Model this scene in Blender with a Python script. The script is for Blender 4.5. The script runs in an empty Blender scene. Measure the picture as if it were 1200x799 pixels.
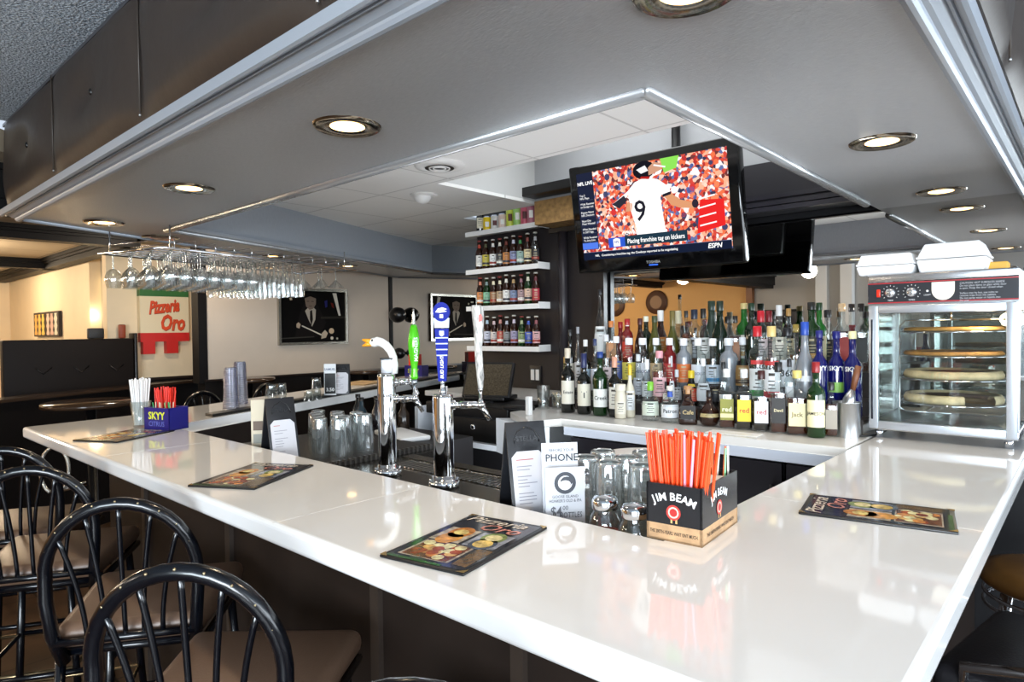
import bpy, bmesh, math, random
from mathutils import Vector, Matrix, Quaternion
random.seed(7)
sc = bpy.context.scene
C = sc.collection
PI = math.pi
R = math.radians

# ------------------------------------------------------------------ camera
H = 1.49                      # eye height
CT = 1.07                     # bar top height
HS = 2.046                    # underside of soffit
HT = 2.32                     # tile ceiling
HP = 2.43                     # outer ceiling
HD = 2.30                     # dining-room ceiling
FPX = 760.675
_y, _p, _r = 0.733700335, -0.0180099, -0.0129925
_F = Vector((-math.sin(_y), math.cos(_y), 0)); _R = Vector((math.cos(_y), math.sin(_y), 0)); _U = Vector((0, 0, 1))
_F2 = _F*math.cos(_p)+_U*math.sin(_p); _U2 = _U*math.cos(_p)-_F*math.sin(_p)
_R3 = _R*math.cos(_r)+_U2*math.sin(_r); _U3 = _U2*math.cos(_r)-_R*math.sin(_r)
CAMM = Matrix((( _R3.x, _U3.x, -_F2.x), (_R3.y, _U3.y, -_F2.y), (_R3.z, _U3.z, -_F2.z)))
O = Vector((0, 0, H))
cam = bpy.data.cameras.new('camera'); co = bpy.data.objects.new('camera', cam); C.objects.link(co)
co.matrix_world = Matrix.Translation(O) @ CAMM.to_4x4()
cam.sensor_width = 36; cam.lens = FPX/1200*36; cam.clip_start = .03; cam.clip_end = 60
sc.camera = co
def ray(px, py): return CAMM @ Vector(((px-600)/FPX, -(py-399.5)/FPX, -1))
def atz(px, py, z): r = ray(px, py); return O + r*((z-H)/r.z)
def aty(px, py, y): r = ray(px, py); return O + r*(y/r.y)
def atx(px, py, x): r = ray(px, py); return O + r*(x/r.x)

# ------------------------------------------------------------------ world, exposure, daylight
w = bpy.data.worlds.new('world'); sc.world = w; w.use_nodes = True
w.node_tree.nodes['Background'].inputs[0].default_value = (.75, .86, 1, 1)
w.node_tree.nodes['Background'].inputs[1].default_value = .6
sc.view_settings.view_transform = 'Standard'; sc.view_settings.look = 'None'
sc.view_settings.gamma = 1; sc.view_settings.exposure = 0.6
try: sc.view_settings.use_curve_mapping = False
except Exception: pass
sc.cycles.max_bounces = 8; sc.cycles.transparent_max_bounces = 24
sc.cycles.caustics_reflective = False; sc.cycles.caustics_refractive = False
sc.cycles.sample_clamp_indirect = 4
def area(name, loc, aim, sx, sy, power, col):
    l = bpy.data.lights.new(name, 'AREA'); l.shape = 'RECTANGLE'; l.size = sx; l.size_y = sy; l.energy = power; l.color = col
    o = bpy.data.objects.new(name, l); C.objects.link(o); o.location = loc
    o.rotation_euler = (Vector(aim)-Vector(loc)).to_track_quat('-Z', 'Y').to_euler(); return o
# daylight that falls through the two shop windows behind and to the right of the bar
area('daylight_back', (1.75, -3.35, 1.55), (-.3, 0, 1.2), 3.2, 1.5, 330, (.84, .92, 1))
area('daylight_right', (3.35, 1.2, 1.5), (0, 1.4, 1.2), 4.0, 1.5, 125, (.84, .92, 1))
# unseen fill light added low behind the counter to brighten the white ceiling
area('well_fill_light', (-2.1, 2.08, .2), (-2.1, 2.08, 3), 2.4, .5, 30, (.93, .96, 1))

# ------------------------------------------------------------------ materials
MC = {}
def srgb(h):
    if not isinstance(h, str): return tuple(h)+(1,) if len(h) == 3 else h
    h = h.lstrip('#'); v = [int(h[i:i+2], 16)/255 for i in (0, 2, 4)]
    return tuple(c/12.92 if c <= .04045 else ((c+.055)/1.055)**2.4 for c in v)+(1,)
def mat(col, rough=.5, metal=0, spec=.5, coat=0, name=None, bump=None, noise=None):
    """bump=(scale,strength,stretch)  noise=(scale,amount) """
    k = (str(col), rough, metal, spec, coat, bump, noise)
    if k in MC: return MC[k]
    m = bpy.data.materials.new(name or 'm'); m.use_nodes = True; nt = m.node_tree; b = nt.nodes['Principled BSDF']
    b.inputs['Base Color'].default_value = srgb(col); b.inputs['Roughness'].default_value = rough
    b.inputs['Metallic'].default_value = metal; b.inputs['Specular IOR Level'].default_value = spec
    b.inputs['Coat Weight'].default_value = coat; b.inputs['Coat Roughness'].default_value = .04
    if bump or noise:
        tc = nt.nodes.new('ShaderNodeTexCoord')
    if bump:
        s, st, stretch = bump
        mp = nt.nodes.new('ShaderNodeMapping'); mp.inputs['Scale'].default_value = stretch
        nt.links.new(tc.outputs['Object'], mp.inputs[0])
        n = nt.nodes.new('ShaderNodeTexNoise'); n.inputs['Scale'].default_value = s; n.inputs['Detail'].default_value = 3
        nt.links.new(mp.outputs[0], n.inputs['Vector'])
        bp = nt.nodes.new('ShaderNodeBump'); bp.inputs['Strength'].default_value = st; bp.inputs['Distance'].default_value = .003
        nt.links.new(n.outputs['Fac'], bp.inputs['Height']); nt.links.new(bp.outputs[0], b.inputs['Normal'])
    if noise:
        s, a, stretch = noise
        mp = nt.nodes.new('ShaderNodeMapping'); mp.inputs['Scale'].default_value = stretch
        nt.links.new(tc.outputs['Object'], mp.inputs[0])
        n = nt.nodes.new('ShaderNodeTexNoise'); n.inputs['Scale'].default_value = s; n.inputs['Detail'].default_value = 4
        nt.links.new(mp.outputs[0], n.inputs['Vector'])
        cr = nt.nodes.new('ShaderNodeValToRGB'); c = srgb(col)
        cr.color_ramp.elements[0].position = .3; cr.color_ramp.elements[1].position = .7
        cr.color_ramp.elements[0].color = tuple(x*(1-a) for x in c[:3])+(1,)
        cr.color_ramp.elements[1].color = tuple(min(1, x*(1+a)) for x in c[:3])+(1,)
        nt.links.new(n.outputs['Fac'], cr.inputs[0]); nt.links.new(cr.outputs[0], b.inputs['Base Color'])
    MC[k] = m; return m
def emit(col, s=1.0, name='glow'):
    k = ('e', str(col), s)
    if k in MC: return MC[k]
    m = bpy.data.materials.new(name); m.use_nodes = True; nt = m.node_tree; nt.nodes.clear()
    e = nt.nodes.new('ShaderNodeEmission'); o = nt.nodes.new('ShaderNodeOutputMaterial')
    e.inputs[0].default_value = srgb(col); e.inputs[1].default_value = s; nt.links.new(e.outputs[0], o.inputs[0])
    MC[k] = m; return m
def glass(tint='#ffffff', refl=.12, body=0.0, bodycol='#ffffff', rough=.02):
    """thin-walled glass: tinted see-through, fresnel gloss, optional frosted share"""
    k = ('g', tint, refl, body, bodycol, rough)
    if k in MC: return MC[k]
    m = bpy.data.materials.new('glass'); m.use_nodes = True; nt = m.node_tree; nt.nodes.clear()
    t = nt.nodes.new('ShaderNodeBsdfTransparent'); t.inputs[0].default_value = srgb(tint)
    g = nt.nodes.new('ShaderNodeBsdfGlossy'); g.inputs['Roughness'].default_value = rough
    lw = nt.nodes.new('ShaderNodeLayerWeight'); lw.inputs[0].default_value = .35
    mr = nt.nodes.new('ShaderNodeMapRange'); mr.inputs[3].default_value = refl; mr.inputs[4].default_value = .85
    nt.links.new(lw.outputs['Facing'], mr.inputs[0])
    pw = nt.nodes.new('ShaderNodeMath'); pw.operation = 'POWER'; pw.inputs[1].default_value = 2.2
    nt.links.new(lw.outputs['Facing'], pw.inputs[0]); nt.links.new(pw.outputs[0], mr.inputs[0])
    mx = nt.nodes.new('ShaderNodeMixShader'); nt.links.new(mr.outputs[0], mx.inputs[0])
    src = t.outputs[0]
    if body:
        d = nt.nodes.new('ShaderNodeBsdfDiffuse'); d.inputs[0].default_value = srgb(bodycol)
        m2 = nt.nodes.new('ShaderNodeMixShader'); m2.inputs[0].default_value = body
        nt.links.new(t.outputs[0], m2.inputs[1]); nt.links.new(d.outputs[0], m2.inputs[2]); src = m2.outputs[0]
    nt.links.new(src, mx.inputs[1]); nt.links.new(g.outputs[0], mx.inputs[2])
    o = nt.nodes.new('ShaderNodeOutputMaterial'); nt.links.new(mx.outputs[0], o.inputs[0])
    MC[k] = m; return m
CHROME = mat('#d8dade', .08, 1); STEEL = mat('#b9bbbd', .28, 1); BRASS = mat('#c9a45a', .25, 1)
BLACK = mat('#0b0a0b', .35); GLOSSBLACK = mat('#060607', .08); CHARC = mat('#0f0e11', .5, 0, .35); WHITE = mat('#eeeeec', .4)
CLEAR = glass('#f4f8f8', .10); GLASSC = glass('#f0f4f4', .16)

# ------------------------------------------------------------------ mesh builder
class MB:
    def __init__(s, xf=None): s.v = []; s.f = []; s.mi = []; s.sm = []; s.m = []; s.xf = xf
    def _m(s, m):
        if m not in s.m: s.m.append(m)
        return s.m.index(m)
    def add(s, vs, fs, m, smooth=False):
        b = len(s.v); i = s._m(m)
        for v in vs: s.v.append(Vector(v) if s.xf is None else s.xf @ Vector(v))
        for f in fs: s.f.append([b+k for k in f]); s.mi.append(i); s.sm.append(smooth)
        return s
    def box(s, c, d, m, rot=None, bev=0):
        x, y, z = (k/2 for k in d)
        if bev:
            bm = bmesh.new(); bmesh.ops.create_cube(bm, size=1)
            for v in bm.verts: v.co = Vector((v.co.x*d[0], v.co.y*d[1], v.co.z*d[2]))
            bmesh.ops.bevel(bm, geom=bm.edges[:], offset=bev, segments=3, affect='EDGES', profile=.5)
            vs = [v.co.copy() for v in bm.verts]; fs = [[v.index for v in f.verts] for f in bm.faces]; bm.free()
        else:
            vs = [Vector(p) for p in ((-x,-y,-z),(x,-y,-z),(x,y,-z),(-x,y,-z),(-x,-y,z),(x,-y,z),(x,y,z),(-x,y,z))]
            fs = [(0,3,2,1),(4,5,6,7),(0,1,5,4),(1,2,6,5),(2,3,7,6),(3,0,4,7)]
        if rot is not None: vs = [rot @ v for v in vs]
        return s.add([v+Vector(c) for v in vs], fs, m, bool(bev))
    def bb(s, a, b, m, bev=0):
        a = Vector(a); b = Vector(b); return s.box((a+b)/2, [abs(k) for k in (b-a)], m, None, bev)
    def prism(s, pts, z0, z1, m, bev=0):
        n = len(pts)
        area2 = sum(pts[i][0]*pts[(i+1) % n][1]-pts[(i+1) % n][0]*pts[i][1] for i in range(n))
        if area2 < 0: pts = pts[::-1]
        if bev:
            bm = bmesh.new()
            lo = [bm.verts.new((p[0], p[1], z0)) for p in pts]; hi = [bm.verts.new((p[0], p[1], z1)) for p in pts]
            bm.faces.new(lo[::-1]); bm.faces.new(hi)
            for i in range(n): bm.faces.new((lo[i], lo[(i+1) % n], hi[(i+1) % n], hi[i]))
            bmesh.ops.bevel(bm, geom=bm.edges[:], offset=bev, segments=4, affect='EDGES', profile=.5)
            bmesh.ops.triangulate(bm, faces=[f for f in bm.faces if len(f.verts) > 4])
            bm.verts.index_update()
            vs = [v.co.copy() for v in bm.verts]; fs = [[v.index for v in f.verts] for f in bm.faces]; bm.free()
            return s.add(vs, fs, m, False)
        vs = [(p[0], p[1], z0) for p in pts]+[(p[0], p[1], z1) for p in pts]
        fs = [list(range(n))[::-1], list(range(n, 2*n))]+[(i, (i+1) % n, n+(i+1) % n, n+i) for i in range(n)]
        return s.add(vs, fs, m)
    def lathe(s, prof, m, c=(0,0,0), seg=20, a0=0, a1=2*PI, sq=0, sx=1, sy=1, rz=0, cap=True, mats=None):
        """sq>0 squares the section"""
        full = abs(a1-a0-2*PI) < 1e-6; n = seg if full else seg+1; vs = []; fs = []
        for r, z in prof:
            for i in range(n):
                a = a0+(a1-a0)*i/seg; ca, sa = math.cos(a), math.sin(a)
                k = 1
                if sq:
                    e = 2+6*sq; k = 1/((abs(ca)**e+abs(sa)**e)**(1/e))
                    k = 1+(k-1)*min(1, sq*1.4)
                x, y = r*k*ca*sx, r*k*sa*sy
                if rz: x, y = x*math.cos(rz)-y*math.sin(rz), x*math.sin(rz)+y*math.cos(rz)
                vs.append((c[0]+x, c[1]+y, c[2]+z))
        for j in range(len(prof)-1):
            for i in range(seg):
                i2 = (i+1) % n
                fs.append((j*n+i, j*n+i2, (j+1)*n+i2, (j+1)*n+i))
        if cap and full:
            if prof[0][0] > 1e-5: fs.append(list(range(n))[::-1])
            if prof[-1][0] > 1e-5: fs.append([(len(prof)-1)*n+i for i in range(n)])
        return s.add(vs, fs, m, True)
    def tube(s, pts, r, m, seg=8, closed=False, cap=True):
        pts = [Vector(p) for p in pts]; n = len(pts); rr = r if isinstance(r, (list, tuple)) else [r]*n
        vs = []; fs = []; prev = None
        for i, p in enumerate(pts):
            if closed: t = (pts[(i+1) % n]-pts[i-1])
            else: t = (pts[min(i+1, n-1)]-pts[max(i-1, 0)])
            t.normalize()
            if prev is None:
                up = Vector((0, 0, 1)) if abs(t.z) < .9 else Vector((1, 0, 0))
                nrm = (up-t*up.dot(t)).normalized()
            else:
                nrm = (prev-t*prev.dot(t)).normalized()
            prev = nrm; bn = t.cross(nrm)
            for k in range(seg):
                a = 2*PI*k/seg; vs.append(p+(nrm*math.cos(a)+bn*math.sin(a))*rr[i])
        m_ = n if closed else n-1
        for i in range(m_):
            for k in range(seg):
                a, b = i*seg+k, i*seg+(k+1) % seg; c_, d_ = ((i+1) % n)*seg+(k+1) % seg, ((i+1) % n)*seg+k
                fs.append((a, b, c_, d_))
        if cap and not closed: fs.append([k for k in range(seg)][::-1]); fs.append([(n-1)*seg+k for k in range(seg)])
        return s.add(vs, fs, m, True)
    def quad(s, a, b, c, d, m): return s.add([a, b, c, d], [(0, 1, 2, 3)], m)
    def poly(s, pts, m): return s.add(pts, [list(range(len(pts)))], m)
    def ball(s, c, r, m, seg=12, rings=8):
        rx = r if isinstance(r, (tuple, list)) else (r, r, r); vs = []; fs = []
        for j in range(rings+1):
            t = PI*j/rings
            for i in range(seg):
                a = 2*PI*i/seg; vs.append((c[0]+rx[0]*math.sin(t)*math.cos(a), c[1]+rx[1]*math.sin(t)*math.sin(a), c[2]-rx[2]*math.cos(t)))
        for j in range(rings):
            for i in range(seg): fs.append((j*seg+i, j*seg+(i+1) % seg, (j+1)*seg+(i+1) % seg, (j+1)*seg+i))
        return s.add(vs, fs, m, True)
    def text(s, txt, fn, size, m, shear=0, bold=0, align='CENTER', sx=1):
        """flat lettering mapped through fn(x,y)->3D"""
        cu = bpy.data.curves.new('t', 'FONT'); cu.body = txt; cu.size = size; cu.shear = shear; cu.offset = bold*size
        cu.align_x = align; cu.align_y = 'CENTER'; cu.resolution_u = 2
        ob = bpy.data.objects.new('t', cu); C.objects.link(ob)
        me = bpy.data.meshes.new_from_object(ob)
        vs = [fn(v.co.x*sx, v.co.y) for v in me.vertices]; fs = [list(p.vertices) for p in me.polygons]
        bpy.data.objects.remove(ob); bpy.data.curves.remove(cu); bpy.data.meshes.remove(me)
        return s.add(vs, fs, m)
    def obj(s, name, parent=None, **kw):
        me = bpy.data.meshes.new(name); me.from_pydata([tuple(v) for v in s.v], [], s.f)
        for m in s.m: me.materials.append(m)
        me.polygons.foreach_set('material_index', s.mi); me.polygons.foreach_set('use_smooth', s.sm)
        me.update()
        o = bpy.data.objects.new(name, me); C.objects.link(o)
        if parent is not None: o.parent = parent
        for k, v in kw.items(): o[k] = v
        return o
def tag(o, label, cat, group=None):
    o['label'] = label; o['category'] = cat
    if group: o['group'] = group
    return o
def thing(name, label, cat, loc=(0,0,0), rz=0, group=None):
    o = bpy.data.objects.new(name, None); C.objects.link(o); o.location = loc; o.rotation_euler = (0, 0, rz)
    o.empty_display_size = .05
    return tag(o, label, cat, group)
def dup(root, loc, rz, label=None, group=None):
    r = root.copy(); C.objects.link(r); r.location = loc; r.rotation_euler = (0, 0, rz)
    if label: r['label'] = label
    if group: r['group'] = group
    for ch in list(root.children):
        c = ch.copy(); C.objects.link(c); c.parent = r
        for g in ch.children:
            d = g.copy(); C.objects.link(d); d.parent = c
    return r
def struct(mb, name, parent=None, **kw):
    o = mb.obj(name, parent, **kw)
    if parent is None: o['kind'] = 'structure'
    return o
def plane_fn(o, u, v): 
    o, u, v = Vector(o), Vector(u).normalized(), Vector(v).normalized()
    return lambda x, y: o+u*x+v*y
ORD = ['first','second','third','fourth','fifth','sixth','seventh','eighth','ninth','tenth','eleventh','twelfth','thirteenth',
 'fourteenth','fifteenth','sixteenth','seventeenth','eighteenth','nineteenth','twentieth','twenty-first','twenty-second','twenty-third',
 'twenty-fourth','twenty-fifth','twenty-sixth','twenty-seventh','twenty-eighth','twenty-ninth','thirtieth','thirty-first','thirty-second','thirty-third','thirty-fourth','thirty-fifth']

# ================================================================== STRUCTURE
def tilemat(name, base, line, sx, sy, lw=.012, rough=.6, metal=0, off=(0,0), var=0):
    m = bpy.data.materials.new(name); m.use_nodes = True; nt = m.node_tree; b = nt.nodes['Principled BSDF']
    b.inputs['Roughness'].default_value = rough; b.inputs['Metallic'].default_value = metal
    tc = nt.nodes.new('ShaderNodeTexCoord'); sp = nt.nodes.new('ShaderNodeSeparateXYZ'); nt.links.new(tc.outputs['Object'], sp.inputs[0])
    outs = []
    for ax, per, o_ in (('X', sx, off[0]), ('Y', sy, off[1])):
        a = nt.nodes.new('ShaderNodeMath'); a.operation = 'ADD'; a.inputs[1].default_value = 50*per+o_; nt.links.new(sp.outputs[ax], a.inputs[0])
        d = nt.nodes.new('ShaderNodeMath'); d.operation = 'MODULO'; d.inputs[1].default_value = per; nt.links.new(a.outputs[0], d.inputs[0])
        l = nt.nodes.new('ShaderNodeMath'); l.operation = 'LESS_THAN'; l.inputs[1].default_value = lw; nt.links.new(d.outputs[0], l.inputs[0]); outs.append(l)
    mx = nt.nodes.new('ShaderNodeMath'); mx.operation = 'MAXIMUM'; nt.links.new(outs[0].outputs[0], mx.inputs[0]); nt.links.new(outs[1].outputs[0], mx.inputs[1])
    c = nt.nodes.new('ShaderNodeMix'); c.data_type = 'RGBA'
    c.inputs[6].default_value = srgb(base); c.inputs[7].default_value = srgb(line); nt.links.new(mx.outputs[0], c.inputs[0])
    if var:
        n = nt.nodes.new('ShaderNodeTexNoise'); n.inputs['Scale'].default_value = 5; nt.links.new(tc.outputs['Object'], n.inputs['Vector'])
        cr = nt.nodes.new('ShaderNodeValToRGB'); cc = srgb(base)
        cr.color_ramp.elements[0].position = .35; cr.color_ramp.elements[1].position = .65
        cr.color_ramp.elements[0].color = tuple(x*(1-var) for x in cc[:3])+(1,); cr.color_ramp.elements[1].color = tuple(x*(1+var) for x in cc[:3])+(1,)
        nt.links.new(n.outputs['Fac'], cr.inputs[0]); nt.links.new(cr.outputs[0], c.inputs[6])
    nt.links.new(c.outputs[2], b.inputs['Base Color'])
    bp = nt.nodes.new('ShaderNodeBump'); bp.inputs['Strength'].default_value = .4; bp.inputs['Distance'].default_value = .004
    nt.links.new(mx.outputs[0], bp.inputs['Height']); nt.links.new(bp.outputs[0], b.inputs['Normal'])
    return m
FLOORM = tilemat('floor_tile', '#4a3626', '#17100b', .45, .45, .01, .35, var=.35)
TILEM = tilemat('ceiling_tile', '#f2f2f0', '#cfcfcd', .61, .61, .012, .7, off=(.21, .02))
BROWNTILE = tilemat('brown_ceiling_tile', '#b3a48c', '#8a7a62', .61, .61, .014, .7, off=(.2, .1))
def popcorn():
    m = bpy.data.materials.new('popcorn'); m.use_nodes = True; nt = m.node_tree; b = nt.nodes['Principled BSDF']; b.inputs['Roughness'].default_value = .9
    tc = nt.nodes.new('ShaderNodeTexCoord'); n = nt.nodes.new('ShaderNodeTexNoise'); n.inputs['Scale'].default_value = 130; n.inputs['Detail'].default_value = 2
    nt.links.new(tc.outputs['Object'], n.inputs['Vector']); cr = nt.nodes.new('ShaderNodeValToRGB')
    cr.color_ramp.elements[0].position = .38; cr.color_ramp.elements[1].position = .62
    cr.color_ramp.elements[0].color = srgb('#808e9c'); cr.color_ramp.elements[1].color = srgb('#e0eaf4')
    nt.links.new(n.outputs['Fac'], cr.inputs[0]); nt.links.new(cr.outputs[0], b.inputs['Base Color'])
    bp = nt.nodes.new('ShaderNodeBump'); bp.inputs['Strength'].default_value = 1; bp.inputs['Distance'].default_value = .01
    nt.links.new(n.outputs['Fac'], bp.inputs['Height']); nt.links.new(bp.outputs[0], b.inputs['Normal']); return m
POP = popcorn()
SOFF = mat('#acadaf', .30, .2, name='brushed_laminate', bump=(70, .5, (1, 10, 1)), noise=(45, .11, (1, 9, 1)))
FASC = mat('#a4aab2', .42, .1, name='grey_fascia', noise=(40, .05, (6, 6, 1)))
TRIMM = mat('#a9abad', .25, .6, name='silver_trim'); CROWN = mat('#a2aab4', .38, .3, name='crown')
VINYL = mat('#2e2621', .5, 0, .5, name='padded_vinyl', bump=(14, .6, (1, 1, 1)))
CREAM = mat('#e6d2b0', .7, name='cream_wall', noise=(3, .04, (1,1,1))); BEIGE = mat('#c9bbab', .7, name='beige_wall', noise=(3, .04, (1,1,1)))
OCHRE = mat('#dcae70', .7); GREYW = mat('#a9a6a1', .7)
DARKW = mat('#0f0b0a', .55, 0, .25, name='dark_wainscot', bump=(30, .3, (1, 1, .1)))
DARKTRIM = mat('#0c0909', .55, 0, .2); MIRROR = mat('#e2e2e0', .0, 1, name='mirror')

s = MB(); s.bb((-11, -3.6, -.1), (3.7, 6.2, 0), FLOORM); struct(s, 'floor')
# outer ceiling over the customer side (textured) and the brown tiles of the dining room
YB = .66                                           # outer face of the padded band
XL = -3.8
Cd = Vector((-.37, .929, 0)).normalized()          # direction of the slanted third leg
s = MB(); s.bb((-3.55, -3.6, HP), (3.7, YB+.02, HP+.1), POP); s.bb((-.17, YB, HP), (3.7, 4.6, HP+.1), POP); struct(s, 'ceiling')
s = MB(); s.prism([(-11, -3.6), (-3.55, -3.6), (-3.55, .6), (-3.9, 1.0), (-5.35, 4.5), (-11, 4.5)], HD, HD+.1, BROWNTILE); struct(s, 'ceiling_dining')
# soffit slabs around the three legs of the bar
def cpt(x0, y0, y): return (x0+(y-y0)*Cd.x/Cd.y, y)
Lin = (-3.69, 1.345)
soff_out0 = (-3.80, .75); YM2 = 4.2; WX = -5.5
lo0 = atz(457, 323, HS)
outx = lambda y: -3.80+(y-.75)*(lo0.x+3.80)/(lo0.y-.75)
s = MB(); s.prism([(-3.80, .75), (-.255, .75), (-.255, 1.345), (-3.69, 1.345), (outx(1.345), 1.345)], HS, HS+.02, SOFF); struct(s, 'trim_soffit_front')
s = MB(); s.prism([(-.785, 1.345), (-.255, 1.345), (-.255, 3.52), (-.785, 3.52)], HS, HS+.02, SOFF); struct(s, 'trim_soffit_right')
s = MB(); s.prism([(outx(1.345), 1.345), (-3.69, 1.345), cpt(*Lin, YM2), (outx(YM2), YM2)], HS, HS+.02, SOFF); struct(s, 'trim_soffit_left')
# inner fascias with moulding
def fascia(a, b, name, inward):
    a = Vector((a[0], a[1], 0)); b = Vector((b[0], b[1], 0)); d = (b-a).normalized(); n = Vector(inward).normalized()
    s = MB()
    def strip(o0, o1, z0, z1, m):
        p = [a+n*o0, b+n*o0, b+n*o1, a+n*o1]; s.prism([(q.x, q.y) for q in p], z0, z1, m)
    strip(-.02, .0, HS+.02, HT, FASC); strip(0, .006, HS+.035, HS+.05, CROWN)
    return struct(s, name)
fascia((-3.69, 1.345), (-.785, 1.345), 'trim_fascia_front', (0, 1, 0))
fascia((-.785, 1.345), (-.785, 3.52), 'trim_fascia_right', (-1, 0, 0))
fascia(Lin, cpt(*Lin, YM2), 'trim_fascia_left', (Cd.y, -Cd.x, 0))
s = MB()                                            # half-round edge mouldings
s.tube([(-3.69, 1.35, HS-.002), (-.785, 1.35, HS-.002)], .019, TRIMM, 12); struct(s, 'trim_1')
s = MB(); s.tube([(-.785, 1.34, HS-.002), (-.785, 3.30, HS-.002)], .019, TRIMM, 12); struct(s, 'trim_2')
s = MB(); q = cpt(*Lin, YM2); s.tube([(Lin[0], Lin[1], HS), (q[0], q[1], HS)], .012, TRIMM, 12); struct(s, 'trim_3')
s = MB(); s.tube([(-3.80, .75, HS), (outx(YM2), YM2, HS)], .012, CROWN, 8); struct(s, 'trim_4')
# crown moulding on the customer side: profile swept along front and right
prof = [(0, 0), (.006, -.009), (.014, -.013), (.022, -.012), (.027, -.005), (.029, .0), (.038, .002), (.048, .008), (.056, .014), (.058, .008), (.063, .007), (.065, .013), (.069, .012), (.071, .006), (.078, .004), (.086, .006), (.09, .03), (.0, .03)]
def crown(a, b, n, name, a2=None, b2=None):
    s = MB(); a = Vector(a); b = Vector(b); n = Vector(n); vs = []; k = len(prof)
    d = (b-a).normalized()
    for p, sg in ((a, -1), (b, 1)):
        for u, z in prof: vs.append(p+n*u+d*(u*(1 if sg > 0 else 0))+Vector((0, 0, z)))
    fs = [(i, (i+1) % k, k+(i+1) % k, k+i) for i in range(k)]+[list(range(k)), list(range(k, 2*k))[::-1]]
    s.add(vs, fs, CROWN); return struct(s, name)
crown((-3.82, .75, HS), (-.255, .75, HS), (0, -1, 0), 'trim_crown_front')
s = MB(); vs = []
for y0 in (None, 3.52):
    for u, z in prof: vs.append((-.255+u, (.75-u) if y0 is None else y0, HS+z))
k = len(prof); s.add(vs, [(i, (i+1) % k, k+(i+1) % k, k+i) for i in range(k)]+[list(range(k)), list(range(k, 2*k))], CROWN); struct(s, 'trim_crown_right')
# padded vinyl band: buttoned panels, front and right
def band(x0, x1, y0, y1, nrm, name, npan, seams):
    s = MB(); a = Vector((x0, y0, 0)); b = Vector((x1, y1, 0)); L = (b-a).length; d = (b-a)/L; nn = Vector(nrm)
    nu, nv = int(L/.03), 14; z0, z1 = HS+.03, HP
    vs = []
    cuts = seams
    for j in range(nv+1):
        for i in range(nu+1):
            u = L*i/nu; v = j/nv
            k = 0
            for q in range(len(cuts)-1):
                if cuts[q] <= u <= cuts[q+1]: k = q
            c0, c1 = cuts[k], cuts[k+1]; t = (u-c0)/(c1-c0)
            ev = (4*v*(1-v))**.35; puff = .035*(min(1, 8*t*(1-t)*.9))**.5*ev
            du = (u-(c0+c1)/2); dv = (v-.52)*(z1-z0)
            dim = .032*math.exp(-(du*du*60+dv*dv*260))
            p = a+d*u+nn*(puff-dim+.004*ev*math.sin(9*u+6*v))
            vs.append((p.x, p.y, z0+(z1-z0)*v))
    fs = [(j*(nu+1)+i, j*(nu+1)+i+1, (j+1)*(nu+1)+i+1, (j+1)*(nu+1)+i) for j in range(nv) for i in range(nu)]
    s.add(vs, fs, VINYL, True)
    bb = a-nn*.03; cc = b-nn*.03; s.prism([(bb.x, bb.y), (cc.x, cc.y), (cc.x+.0, cc.y), (a.x+(b.x-a.x), b.y), (a.x, a.y)], z0, z1, VINYL)
    for c in cuts[1:-1]:
        p = a+d*c+nn*.012; s.tube([(p.x, p.y, z0+.005), (p.x, p.y, z1)], .0028, mat('#3d3630', .5), 5); s.ball((p.x, p.y, z0+.01), .004, STEEL, 6, 4)
    for q in range(len(cuts)-1):
        u = (cuts[q]+cuts[q+1])/2; p = a+d*u+nn*.004; s.ball((p.x, p.y, z0+(z1-z0)*.52), (.011, .011, .013), BLACK, 8, 5)
    s.bb((min(x0, x1)-.0, min(y0, y1)-.012, HP-.012), (max(x0, x1)+.012, max(y0, y1)+.012, HP), mat('#3a3a3e', .3))
    return struct(s, name)
L0 = -3.62
seam_px = [(66, 150), (168, 70), (378, 0)]
cuts = [0]
for px in (66, 168, 380):
    r_ = ray(px, 150 if px < 100 else 60); xw = (r_*(YB/r_.y)).x; cuts.append(xw-L0)
cuts += [cuts[-1]+.75, -.16-L0]
band(L0, -.16, YB, YB, (0, -1, 0), 'trim_padded_front', 4, cuts)
band(-.16, -.16, YB, 3.5, (1, 0, 0), 'trim_padded_right', 4, [0, .6, 1.2, 1.8, 2.3, 2.84])
s = MB(); s.bb((L0-.02, YB, HS+.03), (L0, .76, HP), DARKTRIM); s.prism([(L0, YB+.02), (L0-.02, .76), (outx(YM2), YM2), (outx(YM2)+.1, YM2)], HS+.02, HP, DARKTRIM); struct(s, 'trim_soffit_side')
# white tile ceiling over the bartender side with the raised bay
s = MB()
X0, X1, Y1, Y2 = -2.78, -.785, 2.47, 3.33
s.prism([(-3.69, 1.345), (-.785, 1.345), (-.785, Y1), cpt(*Lin, Y1)], HT, HT+.02, TILEM)
s.prism([cpt(*Lin, Y1), (X0, Y1), (X0, Y2), cpt(*Lin, Y2)], HT, HT+.02, TILEM)
s.prism([cpt(*Lin, Y2), (X0, Y2), (X0, 3.36), (-3.5, 3.36), (-3.5, YM2), cpt(*Lin, YM2)], HT, HT+.02, TILEM)
struct(s, 'ceiling_bar')
WG = mat('#c9cac9', .6)
s = MB(); s.bb((X0, Y1, 2.8), (X1, Y2, 2.82), WG); s.bb((X0-.02, Y1, HT+.02), (X0, Y2, 2.82), WG); s.bb((X0, Y1-.02, HT+.02), (X1, Y1, 2.82), WG); s.bb((X1, Y1, HT), (X1+.02, Y2, 2.82), WG)
s.bb((X0, Y2, HT+.0), (X1, Y2+.02, 2.82), mat('#a7a9ac', .5)); struct(s, 'ceiling_bay')
DB = mat('#1f1d23', .45)
s = MB(); s.bb((-2.34, Y2, HS+.03), (-.785, 3.5, HT), DB)
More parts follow.
